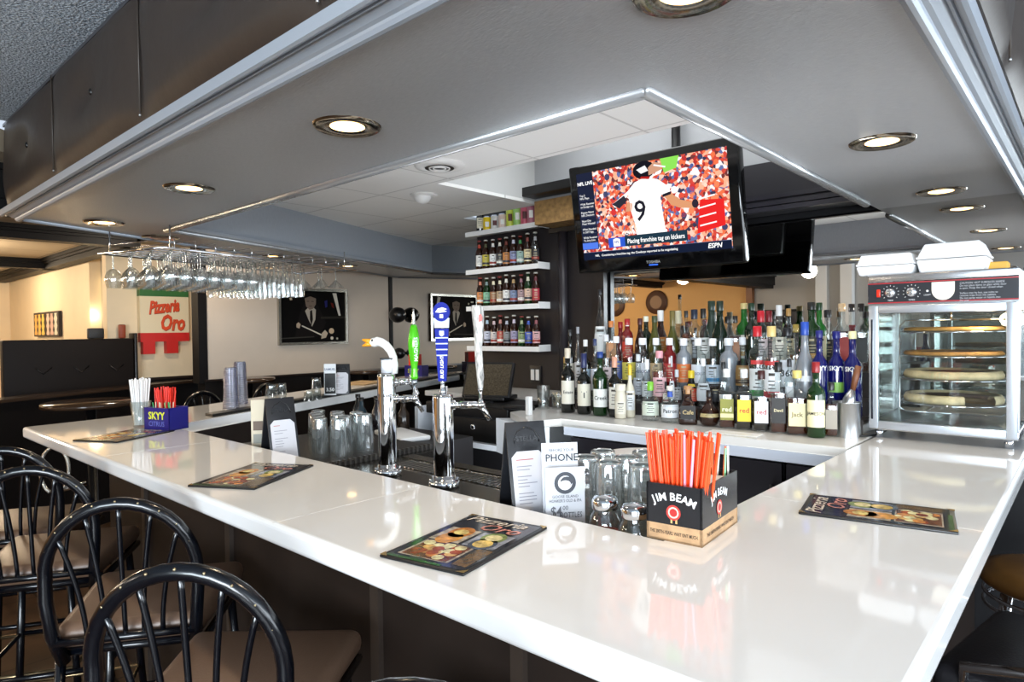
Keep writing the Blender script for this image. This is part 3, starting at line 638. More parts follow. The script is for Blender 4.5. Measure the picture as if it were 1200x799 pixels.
# ================================================================== MENUS ON THE BAR
ink1 = '#d7b7a2'
def menu(corners, label):
    """corners: px of the four corners (left, near, right, far) on the bar top; title side = right"""
    P = [atz(x, y, CT) for x, y in corners]; c = sum(P, Vector())/4
    u = ((P[2]-P[1])+(P[3]-P[0])).normalized(); v = ((P[3]-P[2])+(P[0]-P[1])); v = (v-u*v.dot(u)).normalized()
    Ln = ((P[2]-P[1]).length+(P[3]-P[0]).length)/2; Wd = ((P[3]-P[2]).length+(P[0]-P[1]).length)/2
    a = math.atan2(u.y, u.x)
    t = thing('menu', label, 'menu', (c.x, c.y, CT), a, 'menus on the bar')
    s = MB(); s.box((0, 0, .0025), (Ln, Wd, .005), mat('#101012', .4), bev=.0015); s.obj('cover', t)
    z = .0053
    s = MB(); s.box((0, 0, z), (Ln*.93, Wd*.92, .0004), mat('#24262f', .12, 0, .6)); s.obj('sleeve', t)
    s = MB(); z += .0004
    def rect(x0, x1, y0, y1, m, dz=0): s.poly([((x-.5)*Ln, (y-.5)*Wd, z+dz) for x, y in ((x0, y0), (x1, y0), (x1, y1), (x0, y1))], m)
    def disc(cx, cy, r_, m, dz, sx=1): s.poly([((cx-.5)*Ln+r_*sx*math.cos(k*.4), (cy-.5)*Wd+r_*math.sin(k*.4), z+dz) for k in range(16)], m)
    G = lambda c_: mat(c_, .22, noise=(70, .55, (1, 1, 1)))
    rect(.08, .38, .28, .88, G('#a89c8c')); rect(.09, .37, .31, .85, G('#6b3a20'), .0002)
    rect(.40, .68, .10, .48, G('#8e919a')); rect(.40, .68, .52, .90, G('#a89c88')); rect(.08, .38, .07, .24, G('#6a5030'))
    for k in range(26): disc(random.uniform(.12, .34), random.uniform(.36, .8), .012, G(random.choice(['#d9a860', '#a04a24', '#e8cf9c', '#7a2c18', '#c98444'])), .0004+.00001*k)
    disc(.47, .29, .028, G('#3f4a5a'), .0003, 1.2); disc(.47, .29, .02, G('#d2b25e'), .0005, 1.1); disc(.6, .29, .026, G('#7d8c50'), .0003, 1.2); disc(.6, .29, .018, G('#e0c890'), .0005)
    disc(.47, .71, .026, G('#d09038'), .0003, 1.3); disc(.6, .70, .026, G('#c07a30'), .0003, 1.3); disc(.6, .70, .016, G('#e8c070'), .0005)
    rect(.02, .05, .3, .95, G('#2c5a26'), .0001)
    s.obj('food_pictures', t)
    s = MB(); fn = lambda x, y: Vector((.30*Ln+y*-1, x, z+.0004)) if False else Vector((.335*Ln-y, x, z+.0006))
    s.text('Pizzeria', lambda x, y: Vector((.40*Ln+y, -x+.01, z+.0006)), .048, G('#e6c9b8'), shear=.3, bold=.01)
    s.text('Oro', lambda x, y: Vector((.27*Ln+y, -x-.02, z+.0006)), .055, G('#d98a7a'), shear=.3, bold=.01); s.obj('title_lettering', t)
    s = MB()
    for sx_, sy_ in ((1, 1), (1, -1), (-1, 1), (-1, -1)):
        s.poly([(sx_*Ln/2, sy_*Wd/2, .0062), (sx_*(Ln/2-.018), sy_*Wd/2, .0062), (sx_*Ln/2, sy_*(Wd/2-.018), .0062)][::(1 if sx_*sy_ < 0 else -1)], BRASS)
    s.obj('corner_protectors', t, kind='stuff')
menu([(442, 655), (545, 673), (643, 620), (552, 605)], 'large black food menu lying near the front bar corner, closest menu')
menu([(224, 569), (294, 576), (365, 547), (302, 543)], 'black food menu in the middle of the front bar below the tumblers')
menu([(88, 516), (135, 520), (199, 506), (162, 503)], 'black food menu at the far left end of the front bar')
menu([(1121, 627), (1121, 600), (951, 581), (934, 602)][::1], 'black food menu lying on the right bar leg before the pizza warmer')
# ================================================================== CADDIES AND STRAWS
def on(fx): return fx
def straw(x, y, z, tx, ty, L, m, label, grp, name='drinking_straw', r=.003):
    t = Vector((tx, ty, 1)).normalized()
    s = MB(); s.tube([(0, 0, 0), t*L], r, m, 6, cap=False); o = s.obj(name); o.location = (x, y, z); return tag(o, label, 'straw', grp)
ORANGE = mat('#f4501e', .3, 0, .5); REDS = mat('#e02a16', .35)
A, B, D_ = atz(758, 629, CT), atz(823, 642, CT), atz(866, 612, CT)
u = (B-A); Wc = u.length; a = math.atan2(u.y, u.x); dcx = (D_-B).length; Hc = .112
t = thing('napkin_caddy', 'black bar caddy with wood-look base holding orange straws at the bar corner', 'caddy', (A.x, A.y, CT), a)
KR = mat('#b08d68', .6, noise=(30, .25, (1, 1, 1))); BK = mat('#1b1c20', .25); WT = .004
zb = .033
def shell(s, w_, d_, z0, z1, m, wt=WT):
    s.bb((0, 0, z0), (w_, wt, z1), m); s.bb((0, d_-wt, z0), (w_, d_, z1), m); s.bb((0, 0, z0), (wt, d_, z1), m); s.bb((w_-wt, 0, z0), (w_, d_, z1), m)
s = MB(); s.bb((0, 0, 0), (Wc, dcx, .004), KR); shell(s, Wc, dcx, 0, zb, KR, .005); s.obj('wood_base', t)
s = MB(); shell(s, Wc, dcx, zb, Hc, BK); s.bb((WT, dcx*.38, zb), (Wc-WT, dcx*.38+.003, Hc-.01), BK); s.obj('black_box', t)
WT2 = mat('#f2f2f2', .4)
def arc_text(s, txt, o, ux, vx, size, m, rad=.16, adv=.0118):
    n = len(txt)
    wd_ = {'J': .72, 'I': .5, 'M': 1.25, ' ': .45, 'B': 1.0, 'E': .88, 'A': 1.08}; ws = [wd_.get(c_, 1)*adv*1.12 for c_ in txt]; tot = sum(ws)
    for i, ch in enumerate(txt):
        th = (sum(ws[:i])+ws[i]/2-tot/2)/rad
        base = Vector(o)+ux*(rad*math.sin(th))+vx*(rad*(math.cos(th)-1))
        s.text(ch, (lambda x, y, base=base, th=th: base+ux*(x*math.cos(th)+y*math.sin(th))+vx*(-x*math.sin(th)+y*math.cos(th))), size, m, bold=.02)
for nm, o_, ux in (('front_logo', Vector((Wc*.5, -.0006, .088)), Vector((1, 0, 0))), ('side_logo', Vector((Wc+.0006, dcx*.45, .088)), Vector((0, 1, 0)))):
    s = MB(); vz = Vector((0, 0, 1)); arc_text(s, 'JIM BEAM', o_, ux, vz, .0215, WT2, .10, .0118)
    nn = ux.cross(vz)*.0004
    for r_, c_ in ((.015, '#c23a34'), (.011, '#e8c9b8'), (.008, '#b02a28')):
        o2 = o_+vz*-.03; s.poly([o2+nn*(1+(.016-r_)*100)+ux*r_*math.cos(k*.35)+vz*r_*math.sin(k*.35) for k in range(18)], mat(c_, .5))
    for dx in (-.006, .004): p0 = o_+vz*-.043+nn; s.poly([p0+ux*dx, p0+ux*(dx+.004), p0+ux*(dx+.004)-vz*.008, p0+ux*dx-vz*.008], mat('#c8a068', .5))
    s.obj(nm, t)
s = MB(); s.text('THE 200TH-YEARS. WAIT ISNT MUCH.', lambda x, y: Vector((Wc/2+x, -.0006, zb/2+y)), .0095, mat('#33261c', .6), bold=.02, sx=.62)
s.text('THE 200TH-YEARS. WAIT ISNT MUCH.', lambda x, y: Vector((Wc+.0006, dcx/2+x, zb/2+y)), .0095, mat('#33261c', .6), bold=.02, sx=.95); s.obj('base_lettering', t)
rm = Matrix.Rotation(a, 3, 'Z')
n_ = 0
for i in range(84):
    lx = random.uniform(.012, Wc-.012); ly = random.uniform(.012, dcx*.36)
    p = Vector((A.x, A.y, CT+.006))+rm @ Vector((lx, ly, 0))
    tl = rm @ Vector(((lx-Wc/2)*2.6*(1 if lx > Wc/2 else 1.2)+random.uniform(-.04, .04), random.uniform(-.05, .1)*1, 0))
    straw(p.x, p.y, p.z, tl.x, tl.y, .198*random.uniform(.96, 1.05), ORANGE if i % 28 else mat('#f2a0b4', .3), 'orange plastic drinking straw standing in the black bar caddy' if i % 28 else 'pink straw among the orange straws in the black bar caddy', 'orange straws in the bar caddy' if i % 28 else 'pink straws in the bar caddy')
s = MB(); s.box((0, 0, .048), (.085, .10, .096), WHITE); o = s.obj('napkin_stack'); o.location = Vector((A.x, A.y, CT+.006))+rm @ Vector((Wc*.52, dcx*.62, 0)); o.rotation_euler = (0, 0, a); tag(o, 'stack of white paper napkins inside the black bar caddy', 'napkins')
for i in range(20):
    lx = random.uniform(.02, Wc-.012); p = Vector((A.x, A.y, CT+.006))+rm @ Vector((lx, dcx*.9+random.uniform(-.012, .012), 0)); k = i % 3
    straw(p.x, p.y, p.z, random.uniform(-.1, .1), random.uniform(-.1, .1), .158, mat(['#8fd6a0', '#f06a3a', '#e8e4dc'][k], .4), ['green', 'orange', 'white'][k]+' cocktail stick standing at the back of the black bar caddy', ['green', 'orange', 'white'][k]+' cocktail sticks in the bar caddy', 'cocktail_stick', .0022)
# blue caddy on the left
A = atz(184, 500, CT); B = atz(200, 502, CT)
A = Vector((-3.17, 1.0, CT)); a = R(30); rm = Matrix.Rotation(a, 3, 'Z'); Wc = .175; dcx = .115; Hc = .098
NAVY = mat('#1d1c70', .3)
A = atz(185, 501.5, CT)-Vector((0, .02, 0)); Bf = atz(202, 503.5, CT); 
t = thing('straw_caddy', 'navy blue caddy with red straws at the left end of the front bar', 'caddy', (A.x, A.y-.035, CT), R(20))
rm = Matrix.Rotation(R(20), 3, 'Z'); A0 = Vector((A.x, A.y-.035, CT))
Wc, dcx = .15, .10
s = MB(); s.bb((0, 0, 0), (Wc, dcx, .004), NAVY); shell(s, Wc, dcx, 0, Hc, NAVY); s.obj('blue_box', t)
YEL = mat('#d8e03a', .4)
s = MB(); s.text('SKYY', lambda x, y: Vector((Wc*.5+x, -.0006, .062+y)), .044, YEL, bold=.03, sx=.95); s.text('CITRUS', lambda x, y: Vector((Wc*.5+x, -.0006, .027+y)), .03, mat('#6a78c8', .4), sx=.95)
s.text('SKYY', lambda x, y: Vector((-.0006, dcx*.5-x, .062+y)), .036, mat('#c8d0f0', .4), bold=.03, sx=.8); s.obj('lettering', t)
for i in range(26):
    lx, ly = random.uniform(.01, Wc*.65), random.uniform(.05, dcx-.01); p = A0+Vector((0, 0, .006))+rm @ Vector((lx, ly, 0)); tl = rm @ Vector(((lx-Wc*.35)*2.2, random.uniform(-.1, .1), 0))
    straw(p.x, p.y, p.z, tl.x, tl.y, .172*random.uniform(.95, 1.04), REDS, 'red drinking straw standing in the navy blue caddy', 'red straws in the blue caddy')
for i in range(18):
    lx = random.uniform(Wc*.3, Wc-.01); p = A0+Vector((0, 0, .006))+rm @ Vector((lx, random.uniform(.01, .04), 0)); k = i % 3
    straw(p.x, p.y, p.z, random.uniform(-.1, .1), random.uniform(-.1, .1), .115, mat(['#3ea860', '#d9c8b0', '#c04a34'][k], .4), ['green', 'beige', 'dark red'][k]+' cocktail stick standing in the navy blue caddy', ['green', 'beige', 'dark red'][k]+' cocktail sticks in the blue caddy', 'cocktail_stick', .002)
# cup of wrapped white straws
p = atz(171, 499, CT); p = Vector((p.x, p.y-.02, CT))
t = thing('straw_cup', 'clear plastic cup holding wrapped white straws at the left bar end', 'cup', p)
s = MB(); s.lathe([(.030, 0), (.031, .004), (.043, .115), (.041, .115), (.029, .008), (0, .008)], CLEAR, seg=20, cap=False); s.obj('cup_wall', t)
for i in range(46):
    b = random.uniform(0, 6.28); rr = .025*random.random()**.5
    straw(p.x+rr*math.cos(b), p.y+rr*math.sin(b), CT+.009, .36*rr*math.cos(b)/.1, .36*rr*math.sin(b)/.1, .21*random.uniform(.95, 1.02), mat('#ececec', .5), 'white paper wrapped straw standing in the clear cup', 'white wrapped straws in the clear cup', r=.0036)
# A-frame receipt holders
def holder(c, rz, Hh, Wd, label, z=CT):
    t = thing('menu_holder', label, 'holder', (c[0], c[1], z), rz)
    th = R(13); LE = mat('#17181c', .35, bump=(60, .3, (1, 1, 1)))
    for sg, nm in ((-1, 'front_panel'), (1, 'back_panel')):
        rt = Matrix.Rotation(-sg*th, 3, 'X'); s = MB(); s.box(Vector((0, sg*Hh*math.sin(th)/2, Hh*math.cos(th)/2)), (Wd, .006, Hh), LE, Matrix.Rotation(sg*th*1, 3, 'X'), bev=.0015); s.obj(nm, t)
    rx = Matrix.Rotation(-th, 3, 'X'); base = Vector((0, -Hh*math.sin(th)/2, Hh*math.cos(th)/2)); ux = Vector((1, 0, 0)); vx = rx @ Vector((0, 0, 1)); nx = ux.cross(vx)
    f = lambda x, y, k=.0036: base+ux*x+vx*y+nx*k
    s = MB(); w2, h0, h1 = Wd*.42, -Hh*.46, Hh*.22; cc = .14*Wd
    s.poly([f(*q) for q in ((-w2+cc, h0), (w2-cc, h0), (w2, h0+cc), (w2, h1-cc), (w2-cc, h1), (-w2+cc, h1), (-w2, h1-cc), (-w2, h0+cc))], mat('#c6c5ca', .5)); s.obj('card', t)
    s = MB()
    for k in range(17):
        yy = h1-.022-k*(h1-h0-.04)/17
        if k in (1, 4, 9, 14): continue
        wl = random.uniform(.3, .85)*w2; x0_ = -w2*.75; s.poly([f(x0_, yy, .0040), (f(x0_+wl*1.4, yy, .0040)), f(x0_+wl*1.4, yy+.0022, .0040), f(x0_, yy+.0022, .0040)], mat('#8c8c96' if k else '#b06060', .6))
    s.obj('printed_lines', t)
    s = MB(); EM = mat('#0c0c0f', .25)
    s.tube([f(-w2*.75, Hh*.30), f(-w2*.75, Hh*.34), f(-w2*.5, Hh*.41), f(0, Hh*.45), f(w2*.5, Hh*.41), f(w2*.75, Hh*.34), f(w2*.75, Hh*.30)], .0016, EM, 5)
    s.text('STELLA', lambda x, y: f(x, y+Hh*.335), .018, EM, bold=.02); s.obj('embossed_crest', t)
    return t
def face_cam(p, off=0): return math.atan2(p[1], p[0])-PI/2+off
ZL = 1.0
s = MB(); s.bb((-1.22, 1.128, ZL-.012), (-.64, 1.50, ZL), mat('#3a3734', .4)); sh = s.obj('glass_ledge'); tag(sh, 'dark ledge just inside the bar carrying the pint glasses and shakers', 'shelf')
s = MB(); s.bb((-1.2, 1.14, .9505), (-1.18, 1.49, ZL-.0125), CHARC); s.obj('ledge_foot', sh); s = MB(); s.bb((-.68, 1.14, .9505), (-.662, 1.49, ZL-.0125), CHARC); s.obj('ledge_foot', sh)
holder((-1.075, 1.235), R(62), .262, .105, 'black leather tent holder with a receipt card beside the phone card', ZL+.001)
p = atz(308, 523, CT); holder((-2.29, 1.225), R(84), .30, .11, 'black leather tent holder with a receipt card left of the upturned tumblers', .951)
# phone card, white promotional tent
def cardstand(loc, rz, label, w_, h_, parts):
    t = thing('table_card', label, 'card', loc, rz); return t
t = thing('table_card', 'white tent card reading phone and bottle prices beside the pint glasses', 'card', (-.925, 1.205, ZL+.001), R(50))
s = MB(); s.box((-.004, .03, .108), (.088, .0015, .216), mat('#c6c9cf', .5), Matrix.Rotation(R(-6), 3, 'X')); s.obj('back_card', t)
s = MB(); s.text('BEFORE YOUR', lambda x, y: Vector((x, .0175+(.185+y-.1)*.105+.01, .198+y)), .0105, mat('#50545c', .5), sx=.9); s.text('PHONE', lambda x, y: Vector((x, .0275+(.165+y-.1)*.105, .180+y)), .024, mat('#20242c', .5), bold=.01); s.obj('back_lettering', t)
s = MB(); s.box((0, 0, .0825), (.094, .0015, .165), mat('#c0c3c9', .5)); fc = s.obj('front_card', t)
s = MB(); fy = -.0012
def dk(cx, cz, r_, c_, y, n=24, sx=1): s.poly([(cx+r_*sx*math.cos(2*PI*k/n), y, cz+r_*math.sin(2*PI*k/n)) for k in range(n)], mat(c_, .5))
dk(0, .128, .026, '#3c4048', fy); dk(0, .128, .017, '#e8eaee', fy-.0002); dk(.003, .131, .012, '#3c4048', fy-.0004, 24, 1.2); dk(0, .126, .008, '#e8eaee', fy-.0006, 20, 1.6)
s.bb((-.042, fy, .016), (-.002, fy+.0004, .034), mat('#b03038', .5)); s.bb((.002, fy, .016), (.042, fy+.0004, .034), mat('#3f9a4c', .5)); s.obj('emblem', fc)
s = MB(); K = mat('#5a5c64', .5); T_ = lambda tx, z, sz, m=K, bx=0, sx=1: s.text(tx, lambda x, y: Vector((x+bx, fy-.0006, z+y)), sz, m, bold=.01, sx=sx)
T_('GOOSE ISLAND', .096, .009); T_("HONKER'S OLD & IPA", .086, .010, sx=.8); T_('$4', .060, .034, bx=-.022, sx=.8); T_('00', .069, .014, bx=0); T_('BOTTLES', .052, .018, bx=.014, sx=.72); T_('IPA', .025, .012, WT2, .022); s.obj('front_lettering', fc)
s = MB(); s.box((0, -.012, .008), (.094, .02, .014), mat('#c02430', .4), Matrix.Rotation(R(30), 3, 'X')); s.obj('red_strip', t)
# ================================================================== TAP TOWERS
POLC = mat('#dfe1e4', .05, 1)
def tower(c, h, r, label, taps):
    t = thing('beer_tower', label, 'beer tap tower', c)
    s = MB(); s.lathe([(r, .02), (r, h-.012), (r*.96, h-.002), (r*.8, h), (0, h)], POLC, seg=32, cap=False); s.obj('column', t)
    s = MB(); s.lathe([(r*1.5, 0), (r*1.5, .012), (r*1.38, .016), (r*1.12, .017), (r*1.12, .032), (r, .034)], POLC, seg=32, cap=False)
    s.obj('base_flange', t)
    s = MB()
    for k in range(6): a = k*PI/3; s.lathe([(.005, .012), (.005, .022), (0, .022)], CHROME, (r*1.32*math.cos(a), r*1.32*math.sin(a), 0), 8)
    s.obj('flange_bolts', t, kind='stuff')
    if h > .34:
        s = MB(); s.lathe([(r*1.012, h-.085), (r*1.012, h-.075)], CHROME, seg=32, cap=False); s.obj('ring', t)
    for (az, z, ln) in taps:
        d = Vector((math.cos(az), math.sin(az), 0))
        s = MB(); a = d*r*.9+Vector((0, 0, z)); b = d*(r+ln)+Vector((0, 0, z))
        s.tube([a, a+d*.012, a+d*.013, a+d*.028, a+d*.029, b], [.017, .017, .011, .011, .014, .012], POLC, 14)
        s.ball(b, .016, POLC, 14, 8); s.tube([b, b+Vector((0, 0, .018)), b+Vector((0, 0, .02)), b+Vector((0, 0, .05))], [.009, .009, .006, .006], POLC, 10)
        e = b+d*.03+Vector((0, 0, -.052)); s.tube([b, b+d*.012+Vector((0, 0, -.02)), e], [.012, .010, .008], POLC, 12); s.obj('faucet', t)
    return t
def plateaz(c): return math.atan2(_R3.y, _R3.x)
AZ = math.atan2(_R3.y, _R3.x)
c1 = atz(455, 560, .958); c1 = Vector((-1.98, 1.49, .958)); c2 = Vector((-1.674, 1.497, .958))
h1 = .372; h2 = .312; r1 = .034; r2 = .0355
tower(c1, h1, r1, 'taller chrome beer tower topped by the goose head tap handle', [(AZ+.1, h1-.095, .07), (AZ+.75, h1-.035, .075)])
tower(c2, h2, r2, 'shorter chrome beer tower behind the blue football tap handle', [(AZ-.05, h2-.038, .095), (AZ-1.6+PI, h2-.03, .05)])
# goose tap handle: stands on the first tower
t = thing('goose_tap_handle', 'white goose head tap handle with orange beak on the taller tower', 'tap handle', c1+Vector((-.004, 0, h1)))
rm = Matrix.Rotation(AZ, 4, 'Z'); GW = mat('#f3f2ee', .3)
s = MB(rm); n = 14; pts = []; rad = []
for i in range(n+1):
    k = i/n; ang = PI*.02+k*PI*.62
    pts.append((.040-.062*(1-math.cos(ang*.9))-.0, 0, .02+.112*math.sin(ang*.80)*1.0)); rad.append(.015-.002*k)
pts = [(.033, 0, .0), (.034, 0, .03), (.030, 0, .06), (.020, 0, .085), (.004, 0, .105), (-.014, 0, .117), (-.030, 0, .121), (-.044, 0, .118)]; rad = [.012, .0135, .0145, .0155, .016, .0165, .018, .016]
s.tube(pts, rad, GW, 16); s.ball((-.040, 0, .118), (.021, .0155, .0175), GW, 16, 10); s.obj('neck_and_head', t)
s = MB(rm); OB = mat('#f0a020', .35)
for sg, dz in ((1, .004), (-1, -.006)):
    a = Vector((-.052, 0, .118+dz)); s.tube([a, a+Vector((-.018, 0, sg*.002)), a+Vector((-.034, 0, sg*.007))], [.010, .008, .003], OB, 8)
s.obj('beak', t)
for sg in (-1, 1): s = MB(rm); s.ball((-.046, sg*.0135, .125), (.0042, .003, .0042), BLACK, 8, 6); s.obj('eye', t)
s = MB(rm); s.box((.006, 0, .028), (.042, .03, .052), mat('#c9ccd2', .2, .6), bev=.003); s.obj('badge_block', t)
s = MB(rm); s.box((.006, 0, .056), (.048, .036, .006), BLACK, bev=.002); s.obj('badge_rim', t)
# green handle
def tube_v(s, prof, m, c=(0, 0, 0), seg=20, sy=1, rz=0): s.lathe(prof, m, c, seg, cap=True, sy=sy, rz=rz)
d = Vector((math.cos(AZ+.1), math.sin(AZ+.1), 0)); g0 = c1+d*(r1+.07)+Vector((0, 0, h1-.095+.05))
t = thing('green_tap_handle', 'lime green slim baluster tap handle with silver tip', 'tap handle', g0)
s = MB(); tube_v(s, [(.010, -.004), (.012, .01), (.012, .018), (.0085, .022)], mat('#9aa0a4', .2, .9)); s.obj('ferrule', t)
s = MB(); tube_v(s, [(.011, .022), (.0145, .027), (.0145, .034), (.012, .045), (.0125, .07), (.017, .10), (.0215, .135), (.0225, .155), (.020, .185), (.014, .215), (.011, .226)], mat('#52c41c', .15, .15, .6)); s.obj('handle_body', t)
s = MB(); tube_v(s, [(.010, .226), (.008, .235), (.006, .25), (.0065, .258), (.003, .275), (.004, .285), (0, .288)], mat('#cfcfc8', .25, .9)); s.obj('tip', t)
s = MB(); s.text('MAGNERS', lambda x, y: Vector((.0228*math.cos(AZ-1.05-y*45), .0228*math.sin(AZ-1.05-y*45), .135+x)), .020, WHITE, bold=.02); s.obj('lettering', t)
# blue football handle
Rv = Vector((_R.x, _R.y, 0)); Nv = Vector((_F.x, _F.y, 0))*-1
g0 = c2+Vector((-.0, .0, h2)); t = thing('football_tap_handle', 'blue paddle tap handle with round football shield top', 'tap handle', g0)
BL = mat('#13238a', .55, 0, .15); BLU2 = BL; SIL = mat('#aab4c4', .5, .2)
M3 = Matrix(((Rv.x, Nv.x, 0), (Rv.y, Nv.y, 0), (0, 0, 1))).to_4x4()
s = MB(); s.lathe([(.012, 0), (.012, .012), (.007, .02), (.007, .038), (.010, .046)], mat('#b9bdc2', .2, .9), seg=16); s.obj('ferrule', t)
s = MB(M3); pf = [(-.014, .045), (.014, .045), (.024, .225), (-.024, .225)]
def slab(s, pf, m, y0=-.009, y1=.009):
    n = len(pf); vs = [(x, y0, z) for x, z in pf]+[(x, y1, z) for x, z in pf]
    s.add(vs, [list(range(n)), list(range(n, 2*n))[::-1]]+[((i+1) % n, i, n+i, n+(i+1) % n) for i in range(n)], m)
slab(s, pf, BL); s.obj('paddle', t)
for z in (.132, .152, .172, .192): s = MB(M3); hw = .014+.010*(z-.045)/.18; slab(s, [(-hw, z), (hw, z), (hw, z+.004), (-hw, z+.004)], SIL, .009, .0098); s.obj('stripe', t)
s = MB(M3); slab(s, [(-.0245, .228), (.0245, .228), (.027, .262), (-.027, .262)], SIL, -.009, .0085); s.obj('shield_frame', t)
s = MB(M3); slab(s, [(.0285*math.cos(k*PI/14), .283+.033*math.sin(k*PI/14)) for k in range(28)], BL, -.011, .011); s.obj('disc', t)
s = MB(M3); fz = lambda z0, k=.0115, ro=0: (lambda x, y: Vector((x, k, z0+y)))
fx = lambda z0, k=.0115: (lambda x, y: Vector((x, k, z0+y)))
slab(s, [(-.020, .282), (-.012, .294), (.004, .298), (.020, .292), (.008, .289), (.020, .284), (-.004, .280)], WHITE, .011, .0116)
slab(s, [(-.006, .262), (.006, .262), (.006, .274), (-.006, .274)], WHITE, .011, .0116); slab(s, [(-.008, .204), (0, .198), (.008, .204), (.008, .218), (-.008, .218)], mat('#aab4d8', .3), .009, .0098)
s.obj('football_emblem', t)
s = MB(M3); s.text('BUD LIGHT', lambda x, y: Vector((-y, .0096, .093+x)), .0155, WHITE, bold=.02, shear=.2); s.obj('lettering', t)
# white textured handle
d = Vector((math.cos(AZ-.05), math.sin(AZ-.05), 0)); g0 = c2+d*(r2+.095)+Vector((0, 0, h2-.038+.05))
t = thing('white_tap_handle', 'tall white carved tap handle with black streaks and red mark', 'tap handle', g0)
WB = mat('#b9b7b2', .5, noise=(60, .85, (2.5, 2.5, .5)))
s = MB(M3); pf = []; n = 12
L_ = [(-.007, .0), (-.012, .05), (-.016, .10), (-.019, .16), (-.020, .2), (-.025, .24), (-.028, .285), (-.026, .292)]
R_ = [(.004, .292), (.014, .288), (.016, .265), (.013, .2), (.008, .14), (.010, .09), (.013, .04), (.008, .0)]
secs = [((l[0]+rr[0])/2, (l[1]+rr[1])/2, (rr[0]-l[0])/2) for l, rr in zip(L_, R_[::-1])]
vs = []; fs = []
for cx, cz, hw in secs:
    for k in range(16): a = 2*PI*k/16; vs.append((cx+hw*math.cos(a), min(hw*.7, .014)*math.sin(a), cz))
for j in range(len(secs)-1):
    for k in range(16): fs.append((j*16+k, j*16+(k+1) % 16, (j+1)*16+(k+1) % 16, (j+1)*16+k))
fs += [list(range(16))[::-1], [(len(secs)-1)*16+k for k in range(16)]]
s.add(vs, fs, WB, True); s.obj('handle_body', t)
s = MB(M3); slab(s, [(-.002, .235), (.009, .238), (.011, .25), (.006, .262), (-.001, .258)], mat('#c04030', .4), .012, .0145); s.obj('red_mark', t)
s = MB(); s.lathe([(.008, -.006), (.009, .004), (.008, .008)], CHROME, seg=14); s.obj('ferrule', t)

# ================================================================== GLASSES STANDING ABOUT
def fluted(name, label, loc, r, h, grp, tint='#eef3f3'):
    t = thing(name, label, 'glass', loc, 0, grp); g = glass(tint, .24, .10, '#e8eef0')
    # upturned: wide rim down, thick base up
    s = MB(); n = 20; vs = []; fs = []
    pr = [(r, 0), (r*.99, h*.35), (r*.9, h*.7), (r*.84, h*.95), (r*.82, h), (r*.74, h), (r*.74, h*.93), (0, h*.92)]
    for q, z in pr:
        for i in range(40):
            a = 2*PI*i/40; rr = q*(1+(.035 if (i % 4 < 2 and .1*h < z < .98*h) else 0)); vs.append((rr*math.cos(a), rr*math.sin(a), z))
    for j in range(len(pr)-1):
        for i in range(40): fs.append((j*40+i, j*40+(i+1) % 40, (j+1)*40+(i+1) % 40, (j+1)*40+i))
    s.add(vs, fs, g, True); s.obj('glass_body', t)
    s = MB(); s.lathe([(r*.83, h-.010), (r*.85, h-.003), (r*.78, h+.001), (r*.7, h-.002)], glass('#d8e2e2', .5, .3, '#e8eef0'), seg=24, cap=False); s.obj('thick_base', t)
    return t
def glasses(name, what, pts, z, r, h, grp):
    pr_ = fluted(name, what, (0, 0, 0), r, h, grp); pts = sorted(pts, key=lambda q: math.atan2(q[0], q[1]))
    for i, (x, y) in enumerate(pts):
        lb = what+', '+ORD[i]+' from the left'
        if i == 0: pr_.location = (x, y, z); pr_['label'] = lb
        else: dup(pr_, (x, y, z), random.random(), lb)
glasses('pint_glass', 'upturned fluted pint glass on the ledge beside the black caddy', [(-.86, 1.29), (-.86, 1.37), (-.78, 1.31), (-.775, 1.40), (-.70, 1.42), (-.86, 1.455), (-.95, 1.40), (-.94, 1.31)], ZL+.001, .037, .172, 'upturned pint glasses on the ledge')
t = thing('plate_stack', 'stack of white round plates behind the upturned pint glasses', 'plates', (-1.02, 1.72, .9585))
s = MB()
for k in range(9): z = k*.0155; s.lathe([(.06, z), (.07, z+.003), (.128, z+.018), (.130, z+.020), (.126, z+.021), (.07, z+.008), (0, z+.006)], mat('#f2f1ee', .2), seg=36, cap=False)
s.obj('plates', t, kind='stuff')
def shaker(c, fillc, label):
    t = thing('cheese_shaker', label, 'shaker', c)
    s = MB(); s.lathe([(.030, 0), (.036, .006), (.037, .055), (.033, .075), (.026, .088), (.026, .098)], CLEAR, seg=24, cap=False, sq=.0); s.obj('jar', t)
    s = MB(); s.lathe([(.0285, .003), (.034, .008), (.034, .042), (.030, .046), (0, .046)], mat(fillc, .8, noise=(160, .6, (1, 1, 1))), seg=20, cap=False); s.obj('contents', t)
    s = MB(); s.lathe([(.0275, .094), (.029, .097), (.029, .112), (.024, .120), (0, .124)], CHROME, seg=24, cap=False); s.obj('lid', t)
shaker((-.80, 1.185, ZL+.001), '#8a2f1a', 'glass shaker of red chili flakes with chrome lid behind the bar edge')
shaker((-.716, 1.17, ZL+.001), '#b9b59a', 'glass shaker of grated cheese with chrome lid next to the black caddy')
glasses('bar_tumbler', 'upturned clear tumbler on the black drying mat', [(-2.48, 1.50), (-2.40, 1.46), (-2.32, 1.50), (-2.56, 1.54), (-2.45, 1.58), (-2.37, 1.56), (-2.53, 1.63), (-2.44, 1.67), (-2.35, 1.65), (-2.64, 1.60)], .967, .036, .165, 'upturned tumblers on the drying mat')
